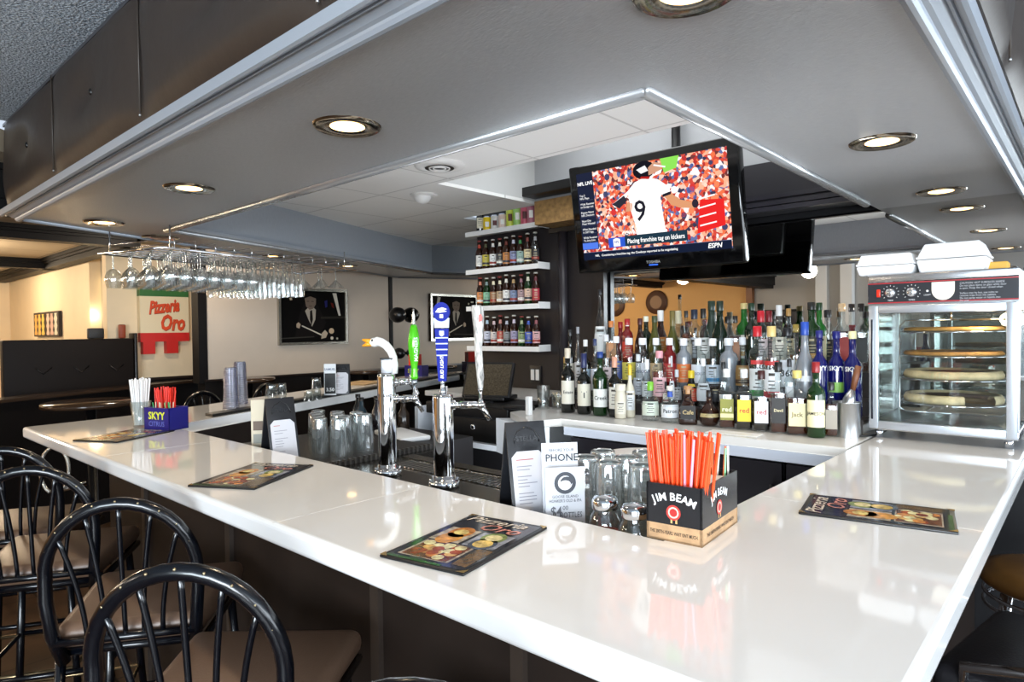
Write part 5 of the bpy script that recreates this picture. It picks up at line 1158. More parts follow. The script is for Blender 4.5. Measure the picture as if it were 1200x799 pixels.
L = [
 # front row
 (665, 408, F_, 9, 'bordeaux', 'dark', None, '#cfc3ae', '#e6e0d0', 'dark wine bottle with cream label', dict(text='Estate', caph=.05)),
 (684, 414, F_, 9, 'bordeaux', 'dark', None, '#232b56', '#e2dcc8', 'dark wine bottle with blue foil and cream label', dict(caph=.07, text='T')),
 (703, 412, F_, 9.5, 'bordeaux', 'green', None, '#1c3c80', '#f0efe8', 'bright green wine bottle with white label', dict(caph=.03, text='Creek', lab_hi=.42)),
 (720, 418, F_, 8, 'bordeaux', 'dark', None, '#d69a80', '#e0dcd0', 'dark wine bottle with salmon foil', dict(caph=.05)),
 (727, 450, F_, 7, 'jar', 'cream', None, '#e9e2d0', '#f2ecda', 'short cream coloured bottle', dict(caph=.03)),
 (738, 427, F_, 6, 'tall', 'cream', None, '#e8c030', '#eef0f2', 'slim white bottle with yellow cap', dict(caph=.05)),
 (745, 472, F_, 7, 'jar', 'clear', None, '#d7d7d7', None, 'little clear screw-top jar', dict(caph=.012)),
 (762, 447, F_, 11, 'squat', 'clear', None, '#7ec23a', '#dfe8d8', 'squat clear tequila bottle with lime green neck', dict(caph=.04)),
 (785, 452, F_, 11.5, 'squat', 'clear', None, '#e8e4da', '#eceff2', 'squat silver tequila bottle with round label and blue neck', dict(caph=.02, text='Patron', lab2=(.70, .85, '#2a50b0'))),
 (806, 452, F_, 12, 'decanter', 'brown', None, '#b98a5c', '#15110f', 'dark brown flared tequila bottle with cork', dict(caph=.035, tcol='#cbb27a', text='Cafe')),
 (831, 457, F_, 12, 'bulb', 'brown', None, '#1b1512', '#bfae7c', 'round dark liqueur bottle with gold band', dict(caph=.03, lab_lo=.26, lab_hi=.36)),
 (851.5, 432, F_, 10, 'whiskey', 'clear', 'whiskey', '#ececec', '#8a8a30', 'square bourbon bottle with olive label', dict(text='red', tcol='#f0eccc', stripe='#e8dca0')),
 (871.8, 432.5, F_, 10, 'whiskey', 'clear', 'dark', '#ececec', '#ecd02a', 'square bourbon bottle with yellow label', dict(text='red', tcol='#c03420')),
 (892, 434, F_, 10, 'whiskey', 'clear', 'dark', '#3a1010', '#efeef0', 'square bourbon bottle with white label and red lettering', dict(text='red', tcol='#b01c24')),
 (912, 424, F_, 10, 'whiskey', 'clear', 'whiskey', '#141214', '#17130f', 'square whiskey bottle with black label', dict(text='Devil', tcol='#e8dcb0', caph=.04)),
 (934, 434, F_, 12, 'whiskey', 'clear', 'whiskey', '#d8c878', '#eadfae', 'square whiskey bottle with big cream label', dict(text="Jack", tcol='#6a5a30', caph=.03)),
 (956, 424, F_, 10, 'bordeaux', 'green', None, '#8a1c20', '#efe4b8', 'green whiskey bottle with cream label and red cap', dict(text='JAMESON', tcol='#2c2a20', caph=.04)),
 (974, 448, F_, 8, 'whiskey', 'clear', 'whiskey', '#1c1a1a', '#9c9486', 'short whiskey bottle behind the steel cup', dict(caph=.03)),
 # second row
 (668, 386, M_, 6, 'bordeaux', 'dark', None, '#1a1a1a', '#bfb8a8', 'slim dark bottle beside the pillar', {}),
 (677, 383, M_, 5, 'tall', 'clear', None, '#8e8f94', '#c9c9c9', 'slim clear bottle near the pillar', {}),
 (688.5, 338, U_, 7.5, 'cone', 'frost', None, '#4a2b9c', '#d8dadd', 'tall tapered vodka bottle with purple cap', dict(caph=.03, text='UV', lab_lo=.16, lab_hi=.50, tcol='#303038')),
 (703, 339, U_, 8.5, 'bulb', 'clear', 'water', '#17151a', '#d6d6d4', 'tall clear round-shouldered bottle with black cap', dict(caph=.03)),
 (686, 398, M_, 6.5, 'bordeaux', 'dark', None, '#dcdcdc', '#9cb0c0', 'dark bottle with white cap', {}),
 (697, 397, M_, 6, 'tall', 'clear', None, '#26345c', '#d4d8e4', 'clear bottle with dark blue cap', {}),
 (710, 392, M_, 7, 'vodka', 'clear', None, '#cfcfd2', '#c8b8b8', 'clear bottle with silver cap beside the orange-capped one', {}),
 (716, 376, B_, 8, 'whiskey', 'clear', 'amber', '#c8783c', '#c98850', 'amber bottle with orange cap', {}),
 (758, 421, M_, 7, 'tall', 'clear', 'water', '#f2f2f2', '#ccd2d2', 'clear bottle with tall white cap', dict(caph=.05)),
 (772.6, 411, M_, 9, 'vodka', 'clear', 'pink', '#e3a0a8', '#e6b8bc', 'clear bottle with pink cap and rose label', {}),
 (780, 447, M_, 8, 'squat', 'clear', None, '#1a1a1e', '#e8e0d4', 'small round bottle with dark red medallion label', dict(stripe='#8a1c1c')),
 (787, 417, M_, 9, 'bulb', 'clear', 'water', '#c4c7cc', '#d3d5da', 'clear round bottle with silver cap', dict(caph=.05)),
 (793, 433, M_, 6, 'tall', 'clear', None, '#c9ccd0', '#b9bcc0', 'small clear bottle with pale cap', {}),
 (810, 434, M_, 9, 'burgundy', 'dark', None, '#e0c22c', '#c84a34', 'black bottle with yellow cap and red label', dict(lab2=(.55, .62, '#d8b83a'))),
 (824, 420, M_, 9, 'bulb', 'clear', 'water', '#f0f0f0', '#c2c8cc', 'clear bulbous bottle with white stopper', {}),
 (847.5, 424, M_, 6, 'whiskey', 'clear', 'water', '#1a181a', '#d8d8dc', 'narrow clear bottle with black cap beside the olive label', dict(lab_hi=.3)),
 (887.5, 382, M_, 10, 'vodka', 'clear', 'water', '#c8202c', '#dfe4e4', 'clear vodka bottle with red cap and curved emblem', dict(stripe='#3a8a4a', caph=.045, lab2=(.55, .60, '#c03030'))),
 (904, 382, M_, 10, 'vodka', 'clear', 'water', '#d9bd7a', '#e6e8ea', 'clear vodka bottle with gold cap and red stripe', dict(stripe='#c8343c', caph=.045, lab2=(.55, .60, '#c03030'))),
 (922.5, 384, M_, 9, 'vodka', 'clear', 'water', '#1b1b1e', '#dfe4ea', 'clear bottle with black cap and square pale label', dict(text='360', lab_lo=.30, lab_hi=.62)),
 (943, 377, M_, 11, 'tall', 'frost', None, '#2a4fae', None, 'frosted vodka bottle with blue cap', dict(caph=.055, lab2=(.36, .42, '#e8eef4'))),
 (960, 387, M_, 9, 'bordeaux', 'blue', None, '#151c6c', None, 'cobalt blue vodka bottle, left of the three', dict(caph=.03)),
 (980, 388, M_, 9.5, 'bordeaux', 'blue', None, '#161d70', None, 'cobalt blue vodka bottle with lime picture, middle of the three', dict(caph=.03, lab2=(.28, .40, '#7ab04a'))),
 (999, 388, M_, 9.5, 'bordeaux', 'blue', None, '#e8e0b0', None, 'cobalt blue vodka bottle with cream cap, right of the three', dict(caph=.03)),
 # upper row: white-capped vodkas
 (722, 394, U_, 8, 'vodka', 'clear', 'water', '#f2f2f4', '#5a6aa8', 'clear flavoured vodka bottle with blue lettering panel', {}),
 (737, 396, U_, 9.5, 'vodka', 'clear', 'water', '#f2f2f4', '#cfc25a', 'clear flavoured vodka bottle with yellow panel', {}),
 (753, 396, U_, 9.5, 'vodka', 'clear', 'water', '#f2f2f4', '#d9dce2', 'clear vodka bottle with pale lettering panel', dict(text='ABSOLUT', tcol='#4b5478')),
 (768.6, 396, U_, 8, 'vodka', 'clear', 'water', '#f2f2f4', '#c2a880', 'clear vodka bottle with tan panel', {}),
 (784.5, 396, U_, 8.5, 'vodka', 'red', None, '#f2f2f4', '#b03030', 'red flavoured vodka bottle with white cap', {}),
 (801, 396.5, U_, 9, 'vodka', 'frost', None, '#f2f2f4', '#d8743a', 'frosted vodka bottle with orange panel', {}),
 (818, 396.5, U_, 9, 'vodka', 'clear', 'water', '#f2f2f4', '#dfe2e8', 'clear vodka bottle with white lettering panel', dict(text='ABSOLUT', tcol='#585e78')),
 (835, 396.5, U_, 9, 'vodka', 'clear', 'water', '#f2f2f4', '#c9d4de', 'clear vodka bottle with light blue panel', dict(stripe='#4a90c0')),
 (854, 396, U_, 10.5, 'vodka', 'frost', None, '#e6e8ea', None, 'wide frosted grey vodka bottle', {}),
 (870, 395, U_, 9, 'burgundy', 'clear', 'water', '#c9ccd0', '#8a6a3c', 'clear bottle with brown label under the green gin', dict(stripe='#3a2414')),
 (932.5, 380, U_, 8, 'whiskey', 'clear', 'gold', '#a08a3c', '#cfc8a0', 'whiskey bottle with gold cap', {}),
 (913, 357.5, B_, 8.5, 'tall', 'clear', 'water', '#d5d5d6', '#d9d2c4', 'tall clear bottle with glass stopper', dict(caph=.05)),
 (924, 361.5, B_, 7, 'tall', 'clear', 'amber', '#a98248', '#c7b794', 'tall amber bottle with tan cap', {}),
 (951, 354, B_, 10, 'bordeaux', 'green', None, '#141412', '#2a2818', 'green liqueur bottle with black cap and oval label', dict(stripe='#b8893a')),
 (960, 354.5, B_, 8, 'bordeaux', 'green2', None, '#17351c', '#d8d8b8', 'brighter green bottle beside the black-capped liqueur', {}),
 (970, 363, B_, 8, 'vodka', 'clear', 'dark', '#18171a', '#2b2a2c', 'bottle with black cap and black oval label', {}),
 (986.5, 355.5, B_, 9, 'whiskey', 'clear', 'whiskey', '#d2b48c', '#a82a20', 'whiskey bottle with cork and slanted red label', {}),
 (998, 356, B_, 8, 'whiskey', 'clear', 'whiskey', '#1c1614', '#a83024', 'whiskey bottle with black cap and red label', {}),
 (1009, 355.5, B_, 8, 'whiskey', 'clear', 'whiskey', '#161210', '#161414', 'whiskey bottle with black cap and black label', {}),
 # back row
 (727, 377, B_, 7, 'bordeaux', 'red', None, '#a01c1c', None, 'dark red bottle with red cap', {}),
 (735, 373.5, B_, 7, 'vodka', 'red', None, '#a41c20', '#c83a2c', 'bright red bottle with white collar', dict(lab2=(.84, .9, '#eee6e0'))),
 (750, 373, B_, 7, 'burgundy', 'brown', None, '#4a1c1c', None, 'brown bottle with maroon cap', {}),
 (757, 370.5, B_, 7.5, 'bordeaux', 'darkgreen', None, '#ececd8', None, 'dark green bottle with white cap', dict(caph=.03)),
 (767, 370, B_, 8, 'burgundy', 'olive', None, '#3c4428', None, 'dark olive bottle beside the amber one', {}),
 (774, 363.5, B_, 9, 'burgundy', 'brown', None, '#ece9e4', '#b5702c', 'amber brown bottle with tall white cap', dict(caph=.06)),
 (788, 364, B_, 8, 'burgundy', 'olive', None, '#6f6232', None, 'olive gold bottle with bronze foil', dict(caph=.08)),
 (794.5, 364, B_, 9, 'burgundy', 'clear', 'water', '#d8cfae', '#dfe0cc', 'clear wine-shaped bottle with cream foil', dict(caph=.07)),
 (804, 364, B_, 8, 'bulb', 'clear', 'amber', '#231f1c', '#b8b0a0', 'round amber bottle with black cap', {}),
 (813.5, 362.5, B_, 8, 'vodka', 'clear', 'water', '#232a3c', '#c4c8d0', 'silver bottle with black and blue foil', dict(caph=.05)),
 (824, 361.5, B_, 8, 'tall', 'clear', 'water', '#1b1917', '#cdcdc8', 'clear bottle with long black cap', dict(caph=.05)),
 (833.7, 352.5, B_, 10, 'burgundy', 'matgreen', None, '#26382c', None, 'tall matt green champagne-shaped bottle, the left one', dict(caph=.05)),
 (843.5, 352.5, B_, 9.5, 'burgundy', 'darkgreen', None, '#1c2a20', None, 'tall dark green champagne-shaped bottle, the right one', dict(caph=.05)),
 (852.7, 370.5, B_, 8, 'whiskey', 'clear', 'whiskey', '#16120f', '#7a4a2c', 'cognac bottle with black cap, left of the green gin', {}),
 (861.5, 370, B_, 7, 'whiskey', 'clear', 'whiskey', '#1e1714', '#94603a', 'second cognac bottle touching the green gin', {}),
 (871.8, 355, B_, 9.5, 'bordeaux', 'green2', None, '#c9b478', '#e8e2d2', 'green gin bottle with white label and lemon', dict(caph=.03, stripe='#d2a24c')),
 (880.5, 355, B_, 8, 'bordeaux', 'darkgreen', None, '#14301a', None, 'dark green bottle behind the gin', {}),
 (891.6, 364, B_, 8.5, 'vodka', 'clear', 'pink', '#c01e2c', '#e0d0d0', 'clear bottle with red foil cap', dict(caph=.055)),
 (901, 364, B_, 7.5, 'vodka', 'clear', 'red', '#7c1520', '#c2a0a0', 'clear bottle with maroon foil cap', dict(caph=.055)),
 (662, 418, M_, 5, 'tall', 'olive', None, '#b89048', None, 'slim olive bottle at the pillar edge', {}),
 (748, 415, U_, 7, 'tall', 'clear', 'water', '#d8dcdf', '#b9c0c8', 'slim clear bottle with grey cap', {}),
 (805, 422, U_, 7, 'tall', 'clear', 'water', '#c0c4c8', '#a8b4c4', 'slim clear bottle with steel cap', {}),
 (838, 432, M_, 7, 'bulb', 'clear', 'dark', '#b9c2c8', '#2a2a30', 'dark round liqueur bottle with clear stopper', {}),
 (900, 420, M_, 6, 'tall', 'clear', 'amber', '#4a1a18', '#a8402c', 'slim bottle with maroon cap', {}),
 (925, 420, M_, 6, 'whiskey', 'clear', 'water', '#222226', '#c9ccd0', 'narrow bottle with charcoal cap', {}),
]
for it in L: place(*it)
print('bottles placed', len(bl), 'skipped', skipped)
rown = {'F': 'front row of the back bar', 'M': 'second row of the back bar', 'U': 'third row of the back bar', 'B': 'rear row of the back bar'}
for rw in 'FMUB':
    sub = sorted([b for b in bl if b[0] == rw], key=lambda q: q[1])
    for i, (row, px, x, y, z, kind, r, h, gl, liq, cap, lab, desc, kw) in enumerate(sub):
        o = bottle(x, y, z, kind, r, h, gl, liq, cap, lab, desc+', '+ORD[i]+' from left, '+rown[rw].replace(' of the back bar', ''), 'liquor bottles in the '+rown[rw], **kw)
        if gl == 'blue':
            az = CAMD(x, y); s = MB(); rt_ = r+.0012; zt = h*.56
            s.text('SKYY', lambda x_, y_: Vector((rt_*math.cos(az+x_/rt_), rt_*math.sin(az+x_/rt_), zt+y_)), .026, WHITE, bold=.02); s.obj('label_lettering', o)
# ================================================================== BEER SHELVES
sh_z = [2.205, 1.925, 1.655, 1.362]
for i, z in enumerate(sh_z):
    t = thing('wall_shelf', ['top', 'second', 'third', 'bottom'][i]+' white floating shelf of beer bottles on the dark column', 'shelf', (-3.5, 3.38, z), 0, 'white beer shelves')
    s = MB(); s.bb((0, 0, -.012), (.70, .119, -.0), mat('#e9e8e4', .4)); s.obj('board', t)
    s = MB(); s.bb((0, -.004, -.026), (.70, .0, .008), mat('#f2f1ee', .35)); s.obj('front_lip', t); s = MB(); s.bb((.70, -.004, -.026), (.704, .119, .02), mat('#f2f1ee', .35)); s.obj('end_lip', t)
rows = [
 [(564, 'bottle', 'dark', '#1a1a1a', '#e8e0c8', 'dark bottle with cream label'), (572, 'can', '#e6c414', 'yellow can'), (581, 'can', '#d9d6d0', 'white and black can'), (590, 'can', '#e2c8bc', 'white and red can'),
  (599, 'tall', '#c9cf52', 'tall yellow-green can'), (607.5, 'tall', '#9cc86a', 'tall light green can'), (616, 'tall', '#c4586a', 'tall red can'), (623.5, 'tall', '#b06a78', 'tall wine-red can')],
 [(562.5, '#e8e4dc', '#b0402c', 'orange-red foil'), (570, '#c8b84a', '#4a4a2c', 'yellow round label'), (578.5, '#eeece6', '#e6e2da', 'white label and white neck'), (586.5, '#3c3f44', '#cfcabc', 'black label'), (594, '#c8854a', '#6a2a1c', 'orange label'),
  (602.5, '#8c93b4', '#c4c4d0', 'blue and white label'), (610.5, '#9ab4a8', '#3f8a4a', 'green neck'), (619, '#dccba0', '#7a3a34', 'round cream label'), (628, '#2c2c30', '#a8a8a8', 'clear tall glass')],
 [(563, '#d88a50', '#c87a5c', 'orange label'), (570.5, '#8cc09a', '#7f8f8c', 'green label'), (578.5, '#9c6a4a', '#e6dab8', 'brown label and cream neck'), (586, '#b89c7c', '#e2d6b4', 'tan label and cream neck'), (593.5, '#e6e2da', '#ded8ca', 'white label'),
  (602, '#7884a0', '#a98a5c', 'blue label'), (611, '#a88888', '#8a6068', 'red and grey label'), (619, '#d8b49c', '#d8d0b8', 'pink label on green glass'), (628, '#a02c3c', '#5c2028', 'crimson label')],
 [(563, '#c8c4be', '#b8a878', 'grey label'), (570.5, '#d8d8e4', '#b4c8d4', 'oval white label'), (578.5, '#dcd0c8', '#d4b8b8', 'white and red label'), (586, '#b8483c', '#c48478', 'red label'), (593.5, '#8c8a88', '#b8b8c0', 'grey and black label'),
  (602, '#9c94b0', '#c4b8c4', 'purple label'), (611, '#8a9c6a', '#a4ac84', 'pale green label'), (619, '#2c4ca8', '#3454ac', 'blue label and blue neck'), (628, '#d8a8a8', '#8c4c50', 'large pink label')]]
rn = ['top', 'second', 'third', 'bottom']
for i, row in enumerate(rows):
    for k, it in enumerate(row):
        yb = 3.428; p = aty(it[0], 350, yb); z = sh_z[i]+.001; g_l = 'beers on the %s shelf' % rn[i]
        if i == 0:
            if it[1] == 'bottle': bottle(p.x, yb, z, 'beer', .029, .215, 'dark', None, '#d9d4cc', it[4], it[5]+' at the left end of the top beer shelf', g_l, caph=.04, name='beer_bottle')
            else:
                tall = it[1] == 'tall'; h = .158 if tall else .112
                o = bottle(p.x, yb, z, 'can', .0285, h, 'clear', None, None, None, it[-1]+', %s along the top beer shelf' % ORD[k], g_l, name='beer_can')
                for ch in o.children: ch.data.materials[0] = mat('#b8babd', .25, .9)
                s = MB(); s.lathe([(.0289, .008), (.0291, .01), (.0291, h*.88), (.0286, h*.92)], mat(it[2], .35), seg=24, cap=False); s.obj('printed_sleeve', o)
                s = MB(); az = CAMD(p.x, yb); s.lathe([(.0293, h*.3), (.0293, h*.62)], mat('#f0efe8' if k % 2 else '#5a2a2a', .4), seg=8, a0=az-.5, a1=az+.5, cap=False); s.obj('emblem', o)
        else:
            clear = 'clear' in it[3]
            bottle(p.x, yb, z, 'beer', .0288, .222+random.uniform(-.008, .008), 'clear' if clear else ('green' if 'green' in it[3] and i != 1 else 'brown'), None, '#c9c4b8' if k % 3 else '#8a2c28', it[1],
                   'beer bottle with %s, %s on %s shelf' % (it[3], ORD[k], rn[i]), g_l, caph=.010, lab2=(.74, .86, it[2]), stripe=['#f0ece0', '#30303a', '#a03428'][k % 3], name='beer_bottle')
# box and bracket near the ceiling right of shelves
s = MB(); s.bb((-2.76, 3.30, 2.175), (-2.45, 3.49, 2.33), mat('#a07c4c', .8, noise=(30, .35, (1, 1, 1)))); tag(s.obj('wicker_box'), 'tan woven box on the ledge behind the television', 'box')
s = MB(); s.bb((-2.80, 3.20, 2.352), (-2.36, 3.49, 2.41), BLACK, .004); tag(s.obj('equipment_box'), 'flat black equipment box under the ceiling beside the shelves', 'equipment')
# ================================================================== BAR STOOLS
NV = mat('#04060c', .22, 0, .5, .15, name='black_enamel')
def stool(c, rz, label, seatc='#6d5544', grp='arch-backed bar stools'):
    t = thing('bar_stool', label, 'stool', (c[0], c[1], 0), rz, grp)
    zs_ = .735; SE = mat(seatc, .38, 0, .5, bump=(220, .15, (1, 1, 1)))
    s = MB(); bm = bmesh.new(); bmesh.ops.create_cube(bm, size=1)
    for v in bm.verts: v.co = Vector((v.co.x*(.41 if v.co.y > 0 else .34), v.co.y*.40, v.co.z*.06))
    bmesh.ops.bevel(bm, geom=bm.edges[:], offset=.026, segments=4, affect='EDGES', profile=.5); bm.verts.index_update()
    vs = [Vector((v.co.x, v.co.y, v.co.z+(.012*max(0, 1-(v.co.x/.2)**2)*max(0, 1-(v.co.y/.2)**2) if v.co.z > 0 else 0))) for v in bm.verts]; fs = [[v.index for v in f.verts] for f in bm.faces]; bm.free()
    s.add([v+Vector((0, 0, zs_+.01)) for v in vs], fs, SE, True); s.obj('seat', t)
    s = MB(); s.tube([(-.17, -.18, zs_-.03), (.17, -.18, zs_-.03), (.195, .18, zs_-.03), (-.195, .18, zs_-.03)], .012, NV, 8, closed=True); s.obj('seat_frame', t)
    # arch
    w2 = .168; zt = 1.085; yb_ = -.235
    pts = [(-.150, -.19, zs_-.05), (-.160, yb_+.01, zs_+.03), (-w2, yb_, zs_+.12)]
    zc_ = zs_+.17; n = 18
    for k in range(n+1):
        a = PI-PI*k/n; pts.append((w2*math.cos(a), yb_-.03*math.sin(a), zc_+(zt-zc_)*math.sin(a)))
    pts += [(w2, yb_, zs_+.12), (.160, yb_+.01, zs_+.03), (.150, -.19, zs_-.05)]
    s = MB(); s.tube(pts, .0155, NV, 12)
    s.obj('back_arch', t)
    s = MB()
    for k in range(9):
        a = R(22+17*k); s.ball((w2*1.0*math.cos(a), yb_-.03*math.sin(a)-.013, zc_+(zt-zc_)*math.sin(a)+.008), .0032, mat('#a89878', .3, .9), 6, 4)
    s.obj('stud', t, kind='stuff')
    s = MB(); s.tube([(-.158, yb_+.01, zs_+.012), (.158, yb_+.01, zs_+.012)], .010, NV, 8); s.obj('lower_rail', t)
    for k in (-2, -1, 0, 1, 2):
        a = R(90-k*26); x0 = k*.042; x1 = w2*math.cos(a); z1 = zc_+(zt-zc_)*math.sin(a)
        pp = []
        for j in range(9): q = j/8; e = q**1.8; pp.append((x0+(x1-x0)*e, yb_+.01-.035*q, zs_+.012+(z1-zs_-.012)*q))
        s = MB(); s.tube(pp, .0062, NV, 8); s.obj('spindle', t)
    for sx in (-1, 1):
        for sy in (-1, 1): s = MB(); s.tube([(sx*.165, sy*.165, zs_-.03), (sx*.21, sy*.205, 0)], .013, NV, 8); s.obj('leg', t)
    s = MB(); z = .24; q = .19; s.tube([(-q, -q, z), (q, -q, z), (q, q, z), (-q, q, z)], .008, mat('#8d7a5c', .25, .8), 8, closed=True); s.obj('footrest', t)
    s = MB(); z = .42; q = .183; s.tube([(-q, -q, z), (q, -q, z), (q, q, z), (-q, q, z)], .009, NV, 8, closed=True); s.obj('stretcher', t)
    return t
def seat_from_back(bx, by, rz): d_ = Vector((-math.sin(rz), math.cos(rz))); return (bx+d_.x*.25, by+d_.y*.25)
for (px, py, rz, lb) in ((228, 652, R(42), 'nearest arch-backed bar stool with tan seat, its whole arch in view'), (150, 579, R(55), 'second arch-backed bar stool from the front, behind the nearest one'),
                         (42, 543, R(60), 'third arch-backed bar stool, its arch cut by the left picture edge'), (505, 779, R(35), 'arch-backed stool showing only its top at the bottom centre edge')):
    p = atz(px, py, 1.10); c = seat_from_back(p.x+.0, p.y-.02, rz); stool(c, rz, lb)
p = atz(2, 522, 1.10); stool(seat_from_back(p.x, p.y, R(60)), R(60), 'fourth bar stool at the left picture edge, mostly cut off')
for i, y in enumerate((2.55, 1.95, 3.35)):
    x = cin(y)-.52-.27; stool((x, y), R(-90)+.35, ['arch-backed stool on the far side of the far bar leg, behind the shot glasses', 'arch-backed stool beyond the plastic cup stacks', 'arch-backed stool behind the goose tap at the far bar leg'][i], '#1a1614')
s = MB(); cc_ = aty(64, 551, .9); pts_ = []
for k in range(26):
    a = -1.0+k*2*PI*.86/25; pts_.append(cc_+_R3*(.075*math.cos(a))+_U3*(.12*math.sin(a)))
s.tube(pts_, .009, mat('#c9c6be', .25, .9, bump=(300, 1, (1, 1, 1))), 10); s.tube([pts_[0], pts_[0]+Vector((.03, .1, .02))], .012, CHROME, 8)
tag(s.obj('braided_hose'), 'silver braided hose loop hanging under the left end of the bar', 'hose')
# stools at the right-hand leg
def right_stool(c, label, seatc):
    t = thing('round_stool', label, 'stool', (c[0], c[1], 0), 0, 'stools on the right of the bar')
    s = MB(); s.lathe([(.0, .655), (.17, .655), (.195, .67), (.20, .69), (.19, .71), (.15, .722), (0, .726)], mat(seatc, .35, noise=(12, .25, (1, 1, 1))), seg=36, cap=False); s.obj('seat', t)
    s = MB()
    for z in (.635, .60): s.tube([(.185*math.cos(k*PI/16), .185*math.sin(k*PI/16), z) for k in range(32)], .006, CHROME, 8, closed=True)
    s.obj('seat_ring', t)
    for k in range(4): a = PI/4+k*PI/2; s = MB(); s.tube([(.17*math.cos(a), .17*math.sin(a), .655), (.24*math.cos(a), .24*math.sin(a), 0)], .011, CHROME, 8); s.obj('leg', t)
    s = MB(); s.tube([(.22*math.cos(k*PI/16), .22*math.sin(k*PI/16), .25) for k in range(32)], .008, CHROME, 8, closed=True); s.obj('footrest', t)
right_stool((-.09, 2.60), 'round stool with brown seat and chrome rings right of the bar', '#7a5226')
t = thing('lounge_stool', 'black vinyl bar chair with chrome base at the lower right corner', 'stool', (-.02, 1.86, 0), R(80))
VB = mat('#1c1b1e', .35, bump=(150, .2, (1, 1, 1)))
s = MB(); s.box((0, 0, .70), (.46, .44, .09), VB, bev=.03); s.obj('seat', t)
s = MB(); s.box((0, -.2, .86), (.42, .06, .34), VB, Matrix.Rotation(R(10), 3, 'X'), bev=.025); s.obj('backrest', t)
for sx in (-1, 1): s = MB(); s.tube([(sx*.22, -.18, .80), (sx*.235, .0, .80), (sx*.235, .15, .76), (sx*.21, .16, .66)], .012, CHROME, 10); s.obj('armrest', t)
s = MB(); s.lathe([(.2, 0), (.2, .01), (.03, .03), (.025, .62)], CHROME, seg=28); s.obj('pedestal', t)
# ================================================================== LEFT ROOM
def onwall(px, py, X=-6.4): return atx(px, py, X)
tl = onwall(160, 338); tr = onwall(217, 336); bl_ = onwall(162, 415)
y0, y1 = tl.y, tr.y; ztp, zbt = 1.915, 1.31
t = thing('pizzeria_sign', 'green white and red wooden sign with script lettering on the cream wall', 'sign', (-6.4, y0, 0)); w_ = y1-y0
GREEN = mat('#2f6a34', .5); WOOD = mat('#e3d3b0', .55); RD = mat('#c8201c', .5); dd = .07
s = MB(); s.bb((.002, 0, ztp-.085), (dd, w_, ztp), GREEN); s.obj('green_board', t)
s = MB(); s.bb((.002, 0, 1.50), (dd, w_, ztp-.085), WOOD); s.obj('white_board', t)
s = MB(); s.bb((.002, 0.0, 1.42), (dd, w_, 1.50), RD); s.bb((.002, .02, zbt), (dd, .02+w_*.24, 1.42), RD); s.bb((.002, w_*.52, zbt), (dd, w_*.76, 1.42), RD); s.obj('red_board', t)
s = MB(); f_ = lambda cy, cz: (lambda x, y: Vector((dd+.004, cy+x, cz+y))); 
for dx, dz, m_, e_ in ((.004, -.004, mat('#5a1410', .5), 0), (0, 0, mat('#d8481f', .5), .003)):
    s.text('Pizzeria', (lambda x, y, e_=e_: Vector((dd+.001+e_, w_*.48+x+dx, 1.735+y*1.5+x*.12+dz))), .105, m_, shear=.25, bold=.04, sx=.80)
    s.text('Oro', (lambda x, y, e_=e_: Vector((dd+.001+e_, w_*.64+x+dx, 1.585+y*1.3+dz))), .15, m_, shear=.25, bold=.04, sx=.8)
s.obj('script_lettering', t)
# framed picture
c0 = onwall(324, 337, WX); c1_ = onwall(406.3, 402.5, WX); y0, y1, z0, z1 = c0.y, c1_.y, 1.37, 1.898
t = thing('framed_picture', 'silver framed black and white photograph of a suited pool player', 'picture', (WX, y0, z0)); W2, H_ = y1-y0, z1-z0
AF = mat('#b9b4a8', .25, .8)
s = MB(); f = .025
for a, b in (((.002, 0, 0), (.03, W2, f)), ((.002, 0, H_-f), (.03, W2, H_)), ((.002, 0, f), (.03, f, H_-f)), ((.002, W2-f, f), (.03, W2, H_-f))): s.bb(a, b, AF)
s.obj('frame', t)
s = MB(); s.bb((.002, f, f), (.012, W2-f, H_-f), mat('#080706', .8, 0, .1)); ph = s.obj('photograph', t)
def PP(s, pts, c, k=1): s.poly([(.012+.0006*k, W2*x, H_*y) for x, y in pts], mat(c, .8, 0, .1))
s = MB()
PP(s, [(.22, .1), (.30, .55), (.36, .72), (.40, .80), (.52, .80), (.62, .55), (.68, .4), (.60, .15)], '#141110', 1)
PP(s, [(.375, .6), (.42, .66), (.47, .64), (.50, .66), (.53, .62), (.52, .45), (.47, .32), (.42, .45)], '#a89e90', 2)
PP(s, [(.445, .60), (.475, .62), (.485, .45), (.46, .33), (.44, .45)], '#1a1513', 3)
PP(s, [(.37, .83), (.39, .68), (.44, .62), (.49, .64), (.53, .72), (.535, .84), (.45, .88)], '#75665a', 3)
PP(s, [(.355, .85), (.38, .90), (.46, .93), (.54, .88), (.54, .82), (.45, .86), (.37, .82)], '#0e0b0a', 4)
PP(s, [(.40, .775), (.435, .775), (.435, .765), (.40, .765)], '#2a211c', 4); PP(s, [(.465, .775), (.50, .775), (.50, .765), (.465, .765)], '#2a211c', 4); PP(s, [(.43, .69), (.475, .69), (.47, .68), (.435, .68)], '#4a3830', 4)
s.obj('suited_man', ph)
s = MB(); PP(s, [(.32, .33), (.33, .345), (.63, .17), (.62, .15)], '#cfc4b2', 4); s.obj('cue_stick', ph)
s = MB(); PP(s, [(.25, .31), (.29, .29), (.31, .36), (.28, .40), (.25, .37)], '#a89580', 4); PP(s, [(.60, .10), (.67, .12), (.70, .2), (.66, .26), (.61, .2)], '#b5a590', 4)
for cx, cy, rr_, c_ in ((.755, .24, .052, '#c4ab8c'), (.76, .11, .03, '#d5c8b4'), (.84, .10, .02, '#b8b0a0')): PP(s, [(cx+rr_*.75*math.cos(k*.45), cy+rr_*math.sin(k*.45)) for k in range(14)], c_, 5)
s.obj('hands_and_balls', ph, kind='stuff')
